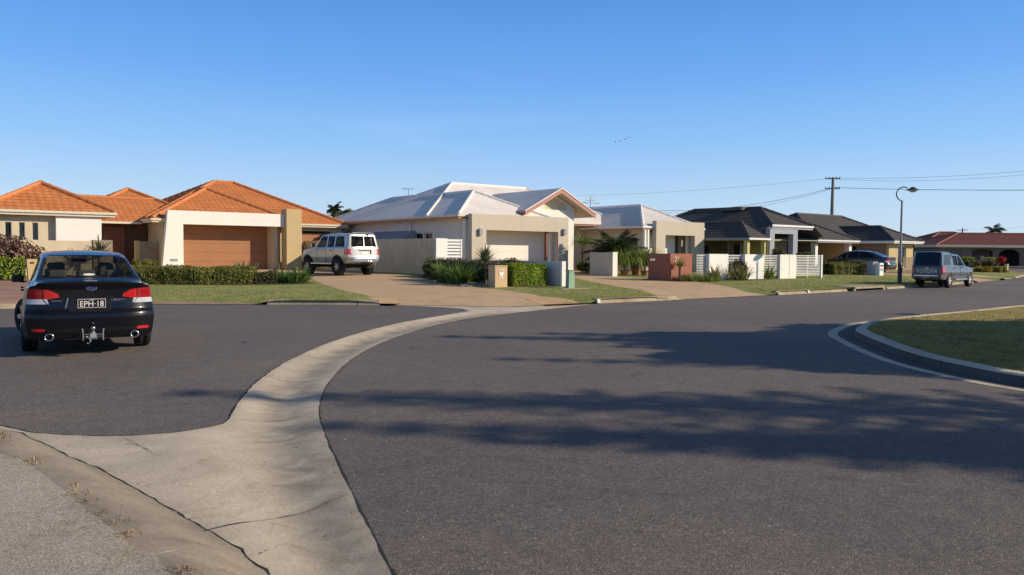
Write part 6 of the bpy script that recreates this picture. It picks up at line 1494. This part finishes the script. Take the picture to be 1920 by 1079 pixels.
# ---------------- utility with canopy parked at the kerb
M_ute = pm('silver blue paint', (.075,.095,.13), .35, .05, 2, 20, metal=.1, coat=.5); M_utedk = pm('grey lower cladding', (.12,.115,.115), .5, .08)
_ur = rz_([.4,.55,.66,.70,1.05,1.1,1.85,1.95],[.06,.0,.0,.09,.10,.10,.26,.34])
UTE = dict(L=5.2, ymax=.8, res=.034, sig=.04, keys=dict(
    zb=[(0,.5),(.3,.42),(4.7,.38),(5.2,.5)], ws=[(0,.78),(.4,.84),(4.6,.84),(5.2,.66)], wm=[(0,.85),(.4,.89),(1.2,.91),(2.6,.89),(4.3,.91),(4.8,.86),(5.2,.70)], zm=[(0,.80),(5.2,.78)],
    zs=[(0,1.13),(3.4,1.12),(3.8,1.10),(4.9,1.0),(5.2,.86)], wsh=[(0,.83),(.4,.85),(3.6,.83),(4.8,.76),(5.2,.62)],
    zt=[(0,1.88),(.2,1.90),(1.45,1.90),(1.55,1.86),(1.62,1.80),(1.75,1.80),(2.4,1.815),(2.9,1.78),(3.15,1.70),(3.85,1.20),(4.0,1.16),(4.95,1.04),(5.2,.90)],
    wg=[(0,.73),(1.5,.72),(1.7,.65),(2.9,.63),(3.85,.72),(5.2,.6)], cr=[(0,.05),(3,.05),(3.9,.03),(5.2,.03)]),
    rear=lambda x,z: .10*(x/.9)**5+_ur(x,z), front=lambda x,z: .32*(x/.85)**2.6+np.interp(z,[.4,.7,1.0],[.06,0,.10]), arch=.42, flare=.05, wheels=(1.15,4.235,1.54,.385,.25), rim=M_alloy, rimr=.60, spokes=6,
    split=('tail_light','canopy_window','side_window','quarter_window'))
tl = [(.72,.78),(.92,.78),(.92,1.10),(.74,1.10)]
UTE['outl'] = [('canopy_rear_window','y-',[(-.70,1.17),(.70,1.17),(.66,1.80),(.60,1.84),(-.60,1.84),(-.66,1.80)],.2),('windscreen','y+',[(-.67,1.24),(.67,1.24),(.57,1.68),(-.57,1.68)],.2),('tail_light','y-',tl,.03),('tail_light','y-',mirror(tl),.03),('rear_bumper','y-',[(-.95,.45),(.95,.45),(.95,.69),(-.95,.69)],.0)]
for s in ('x+','x-'):
    UTE['outl'] += [('canopy_window',s,[(.38,1.20),(1.45,1.20),(1.42,1.72),(.55,1.72)],.3),('quarter_window',s,[(1.85,1.18),(2.55,1.18),(2.55,1.68),(1.92,1.68)],.3),('side_window',s,[(2.63,1.18),(3.6,1.16),(3.12,1.56),(2.9,1.66),(2.63,1.68)],.3),('tail_light',s,[(-.05,.78),(.20,.78),(.17,1.10),(-.05,1.10)],.35),('lower_cladding',s,[(1.7,.40),(3.7,.40),(3.7,.62),(1.7,.62)],.2),('rear_bumper',s,[(-.1,.4),(.35,.4),(.33,.69),(-.1,.69)],.0)]
UTE['mats'] = dict(body=M_ute, canopy_rear_window=M_glass_dark, windscreen=M_glass_see, canopy_window=M_glass_dark, quarter_window=M_glass_see, side_window=M_glass_see, tail_light=M_red, rear_bumper=M_utedk, lower_cladding=M_utedk, flare=M_utedk)
ang = R(-90+6); a = Vector(G(1777,540.3)); o_ = Matrix.Rotation(ang,2) @ Vector((.77*.79,1.15*.94)); pos = a-o_
ute = build_car('parked_utility', 'silver blue utility with canopy parked along the kerb by the street lamp', 'utility', (pos.x,pos.y,.0), ang, UTE); ute.scale = (.79,.94,.89)
yu = lambda x,z: float(UTE['rear'](abs(x),z))
text(ute, 'TOYOTA', .25, Matrix.Translation((.0,yu(0,.88)-.006,.87))@XR@Matrix.Scale(1.15,4,(1,0,0)), pm('brass lettering',(.95,.86,.60),.5), 'tailgate_lettering', .006)
mb = MB(); mb.bbox(-.09,.09,yu(0,1.03)-.03,yu(0,1.03),1.01,1.05,.006); mb.build('tailgate_handle', M_silver, ute); mb = MB(); mb.box(-.80,.80,yu(0,1.12)-.012,yu(0,1.12)+.02,1.115,1.145); mb.build('canopy_seal', M_black, ute)
mb = MB(); mb.bbox(-.66,.66,-.06,.02,.62,.68,.01); mb.build('bumper_bar', M_silver, ute); mb = MB(); mb.bbox(-.19,.19,-.008,.0,.52,.61,.003); mb.build('number_plate', M_greymetal, ute)
for s in (-1,1):
    mb = MB(); mb.box(s*.845-.02,s*.845+.02,.12,1.6,1.125,1.155); mb.build('canopy_rail', M_silver, ute); mb = MB(); mb.tube([(s*.93,1.75,.42),(s*.93,3.55,.42)], .05, 8); mb.build('side_step', M_silver, ute)
    mb = MB(); mb.bbox(s*1.0-.11,s*1.0+.11,3.30,3.40,1.14,1.36,.03); mb.build('side_mirror', M_black, ute)
    for y in (1.95,2.75): mb = MB(); mb.bbox(s*.885-.015,s*.885+.015,y,y+.17,1.02,1.06,.006); mb.build('door_handle', M_ute, ute)
    for y in (1.66,2.6,3.62): mb = MB(); mb.box(s*.888-.005,s*.888+.005,y,y+.014,.62,1.1); mb.build('door_gap', M_black, ute)
mb = MB(); mb.box(-.75,.75,1.7,3.8,.60,.64); mb.box(-.72,.72,3.5,3.85,.64,1.10); mb.box(-.72,.72,1.62,1.66,.64,1.75); mb.build('interior', M_int, ute); seats(ute, [(1.85,(-.38,.38),.14),(2.75,(-.38,.38),.2)], .48, .75, .55)
mb = MB(); mb.tube([(-.7,1.15,.385),(.7,1.15,.385)], .06, 8); mb.lathe([(.06,-.1),(.13,-.06),(.13,.06),(.06,.1)], 12, Matrix.Translation((0,1.15,.385))); mb.build('axle', M_int, ute); mb = MB(); mb.tube([(-.1,-.1,.45),(-.1,.3,.45)], .03, 8); mb.build('exhaust', M_greymetal, ute)
# ================================================================== TREES OUT OF FRAME WHOSE SHADOWS CROSS THE ROAD
SE, SAZ = R(24.5), math.atan2(-.69, .72)
def back(u, v, z): k = z/math.tan(SE); return (u+math.cos(SAZ)*k, v+math.sin(SAZ)*k)
TALL = 'palms on the corner lawn'
def shade_palm(label, u, v, h, nf, L, fan=(.2,2.0), nl=30, ll=.8, **kw):
    b = back(u,v,h); palm('palm_tree', label, (b[0],b[1],.2), h-.2, nf, L, ll, nl, .16, (0,0), TALL, fan, None, .9, .07); return b
def norfolk(label, h):
    """Norfolk Island pine: straight trunk with flat whorls of branches, narrowing to a spike"""
    t = thing('norfolk_pine', label, 'pine tree', (0,0,.2), 0, 'norfolk pines on the corner lawn')
    mb = MB(); mb.tube([(0,0,-.2),(0,0,h*.5),(0,0,h)], [.17,.11,.012], 9); mb.build('trunk', M_bark, t)
    mb = MB(); s_ = .12
    while s_ < h-1.6:
        r = min(2.3, .12+.31*s_); z0 = h-s_; n = 7 if s_ > .8 else 5; a0 = rng.uniform(0,6.28)
        for i in range(n):
            a = a0+i*6.283/n+rng.uniform(-.15,.15); L = r*rng.uniform(.8,1.12); d = Vector((math.cos(a),math.sin(a),0)); sd_ = Vector((-d.y,d.x,0))
            P = lambda q: Vector((0,0,z0))+d*L*q+Vector((0,0,.16*L*q*q-.06*L*q))
            mb.tube([P(0),P(.5),P(1)], [.018,.012,.004], 4)
            m = max(3,int(L/.11))
            for k in range(m):
                q = (k+.6)/m; p = P(q); l = (.10+.20*min(1,L)*(1-abs(q-.55)))*rng.uniform(.7,1.2)
                for s in (-1,1):
                    o = (d*.7+sd_*s*.8+Vector((0,0,rng.uniform(-.05,.25)))).normalized(); w_ = .05
                    mb.add([p-d*w_,p+d*w_,p+o*l+d*w_*.6,p+o*l-d*w_*.6], [(0,1,2,3)])
        s_ += .30+.02*s_
    mb.build('crown', LM_palm, t); return t
tips = ((2.5,8.35,9.0,1.0,'norfolk pine nearest the side street with the longest shadow'),(3.8,4.9,8.4,.95,'norfolk pine tucked in the side street row'),(5.3,3.4,7.8,.95,'norfolk pine at the near end of the side street row'),(3.0,6.05,8.6,1.0,'norfolk pine second along the side street row'),(4.6,4.4,8.0,.9,'shorter norfolk pine in the side street row'),
 (7.8,11.5,9.2,1.05,'tall norfolk pine furthest along the main road'),(6.8,8.55,9.0,.85,'slender norfolk pine between the taller ones'),(9.6,10.9,8.6,1.05,'norfolk pine beside the furthest one'),(9.2,8.7,8.6,1.0,'norfolk pine in the middle of the corner lawn'),(11.3,10.0,8.2,1.1,'wide norfolk pine in the corner lawn row'),(11.0,7.7,8.4,1.1,'wide norfolk pine close to the leafy trees'))
N0 = norfolk(tips[0][4], 9.0)
for k, (u_,v_,h_,w_,lb) in enumerate(tips):
    b = back(u_,v_,h_); t = N0 if k == 0 else dup(N0, (0,0,0), k*1.1, lb); t.location = (b[0],b[1],.15); t.scale = (w_,w_,h_/9.0)
for u_, v_, h_, r_, lb in ((13.2,6.4,5.2,2.2,'leafy tree on the corner lawn beside the gutter'),(13.4,4.2,5.0,2.3,'low leafy tree nearest the side street gutter'),(16.6,5.3,5.6,2.6,'broad leafy tree behind the pines on the corner lawn'),(11.6,5.6,4.6,1.9,'small leafy tree closest to the bend of the gutter'),(20.4,3.7,5.6,2.8,'leafy tree furthest along the corner lawn')):
    b = back(u_,v_,h_*.68); round_tree(lb, (b[0],b[1],.2), h_, r_, 2600, .34, 'leafy trees on the corner lawn')
# unseen trees added behind and left of the camera to darken car reflections
for k, (u_, v_, h_, r_) in enumerate(((-6,-19,5.0,3.4),(1,-21,5.4,3.6),(8,-23,5.0,3.4),(-13,-17,5.2,3.4),(-21,-12,6,3.8),(-29,-4,6.4,4.2),(-34,6,6,4.2),(-36,16,6.4,4.2))):
    round_tree('added unseen tree number %s along the row behind the viewpoint' % ('one two three four five six seven eight'.split()[k]), (u_,v_,0), h_, r_, 1100, .55, 'added trees behind the viewpoint')
b = back(17.1,12.5,6.4); t = dup(SL, (b[0],b[1],.2), 0, 'street lamp standing on the corner lawn out of view', None)
# ================================================================== LIGHT, SKY, CAMERA
w = bpy.data.worlds.new('World'); sc.world = w; w.use_nodes = True; nt = w.node_tree; bg = nt.nodes['Background']
sk = nt.nodes.new('ShaderNodeTexSky'); sk.sky_type = 'NISHITA'; sk.sun_disc = False; sk.sun_elevation = SE; sk.sun_rotation = math.atan2(math.cos(SAZ), math.sin(SAZ)); sk.air_density = 1.0; sk.dust_density = .3; sk.ozone_density = 3.5
tc = nt.nodes.new('ShaderNodeTexCoord'); sx = nt.nodes.new('ShaderNodeSeparateXYZ'); nt.links.new(tc.outputs['Generated'], sx.inputs[0])
# clear winter sky: pale haze low down, deepening upwards, with faint thin streaks of cloud
ns = nt.nodes.new('ShaderNodeTexNoise'); ns.inputs['Scale'].default_value = 3.0; ns.inputs['Detail'].default_value = 6
mpn = nt.nodes.new('ShaderNodeMapping'); mpn.inputs['Scale'].default_value = (1,1,7); nt.links.new(tc.outputs['Generated'], mpn.inputs[0]); nt.links.new(mpn.outputs[0], ns.inputs['Vector'])
gr = ramp(nt, sx.outputs[2], [(0.0,(.66,.79,.98)),(.06,(.53,.74,1.0)),(.13,(.31,.60,1.04)),(.21,(.165,.445,1.0)),(.34,(.06,.275,.80)),(.55,(.08,.14,.26)),(1.0,(.055,.075,.105))])
cl = ramp(nt, ns.outputs[0], [(.60,(0,0,0)),(.85,(.16,.13,.09))])
fade = ramp(nt, sx.outputs[2], [(.02,0.0),(.07,1.0),(.14,.6),(.25,0.0)])
gr = mixc(nt, 1.0, gr, mixc(nt, 1.0, cl, fade, 'MULTIPLY'), 'ADD')
dim = mixc(nt, 1.0, sk.outputs[0], (.11,.11,.11), 'MULTIPLY')
nt.links.new(mixc(nt, .78, dim, gr), bg.inputs[0]); bg.inputs[1].default_value = 1.0
sl_ = bpy.data.lights.new('sun', 'SUN'); sl_.energy = 5.0; sl_.angle = R(.5); sl_.color = (1.0,.86,.66); so = bpy.data.objects.new('sun', sl_); COL.objects.link(so)
sd = Vector((math.cos(SAZ)*math.cos(SE), math.sin(SAZ)*math.cos(SE), math.sin(SE))); so.rotation_euler = sd.to_track_quat('Z','Y').to_euler(); so.location = (20,-20,20)
cam = bpy.data.cameras.new('camera'); co = bpy.data.objects.new('camera', cam); COL.objects.link(co); cam.sensor_width = 36; cam.lens = FPX/1920*36; cam.clip_start = .05; cam.clip_end = 3000
Mx = Matrix.Identity(4)
for i in range(3): Mx[i][0], Mx[i][1], Mx[i][2], Mx[i][3] = CR[i], CU[i], -CF[i], (0,0,EYE)[i]
co.matrix_world = Mx; sc.camera = co
sc.view_settings.view_transform = 'Standard'; sc.view_settings.look = 'None'; sc.view_settings.exposure = 0; sc.view_settings.gamma = 1
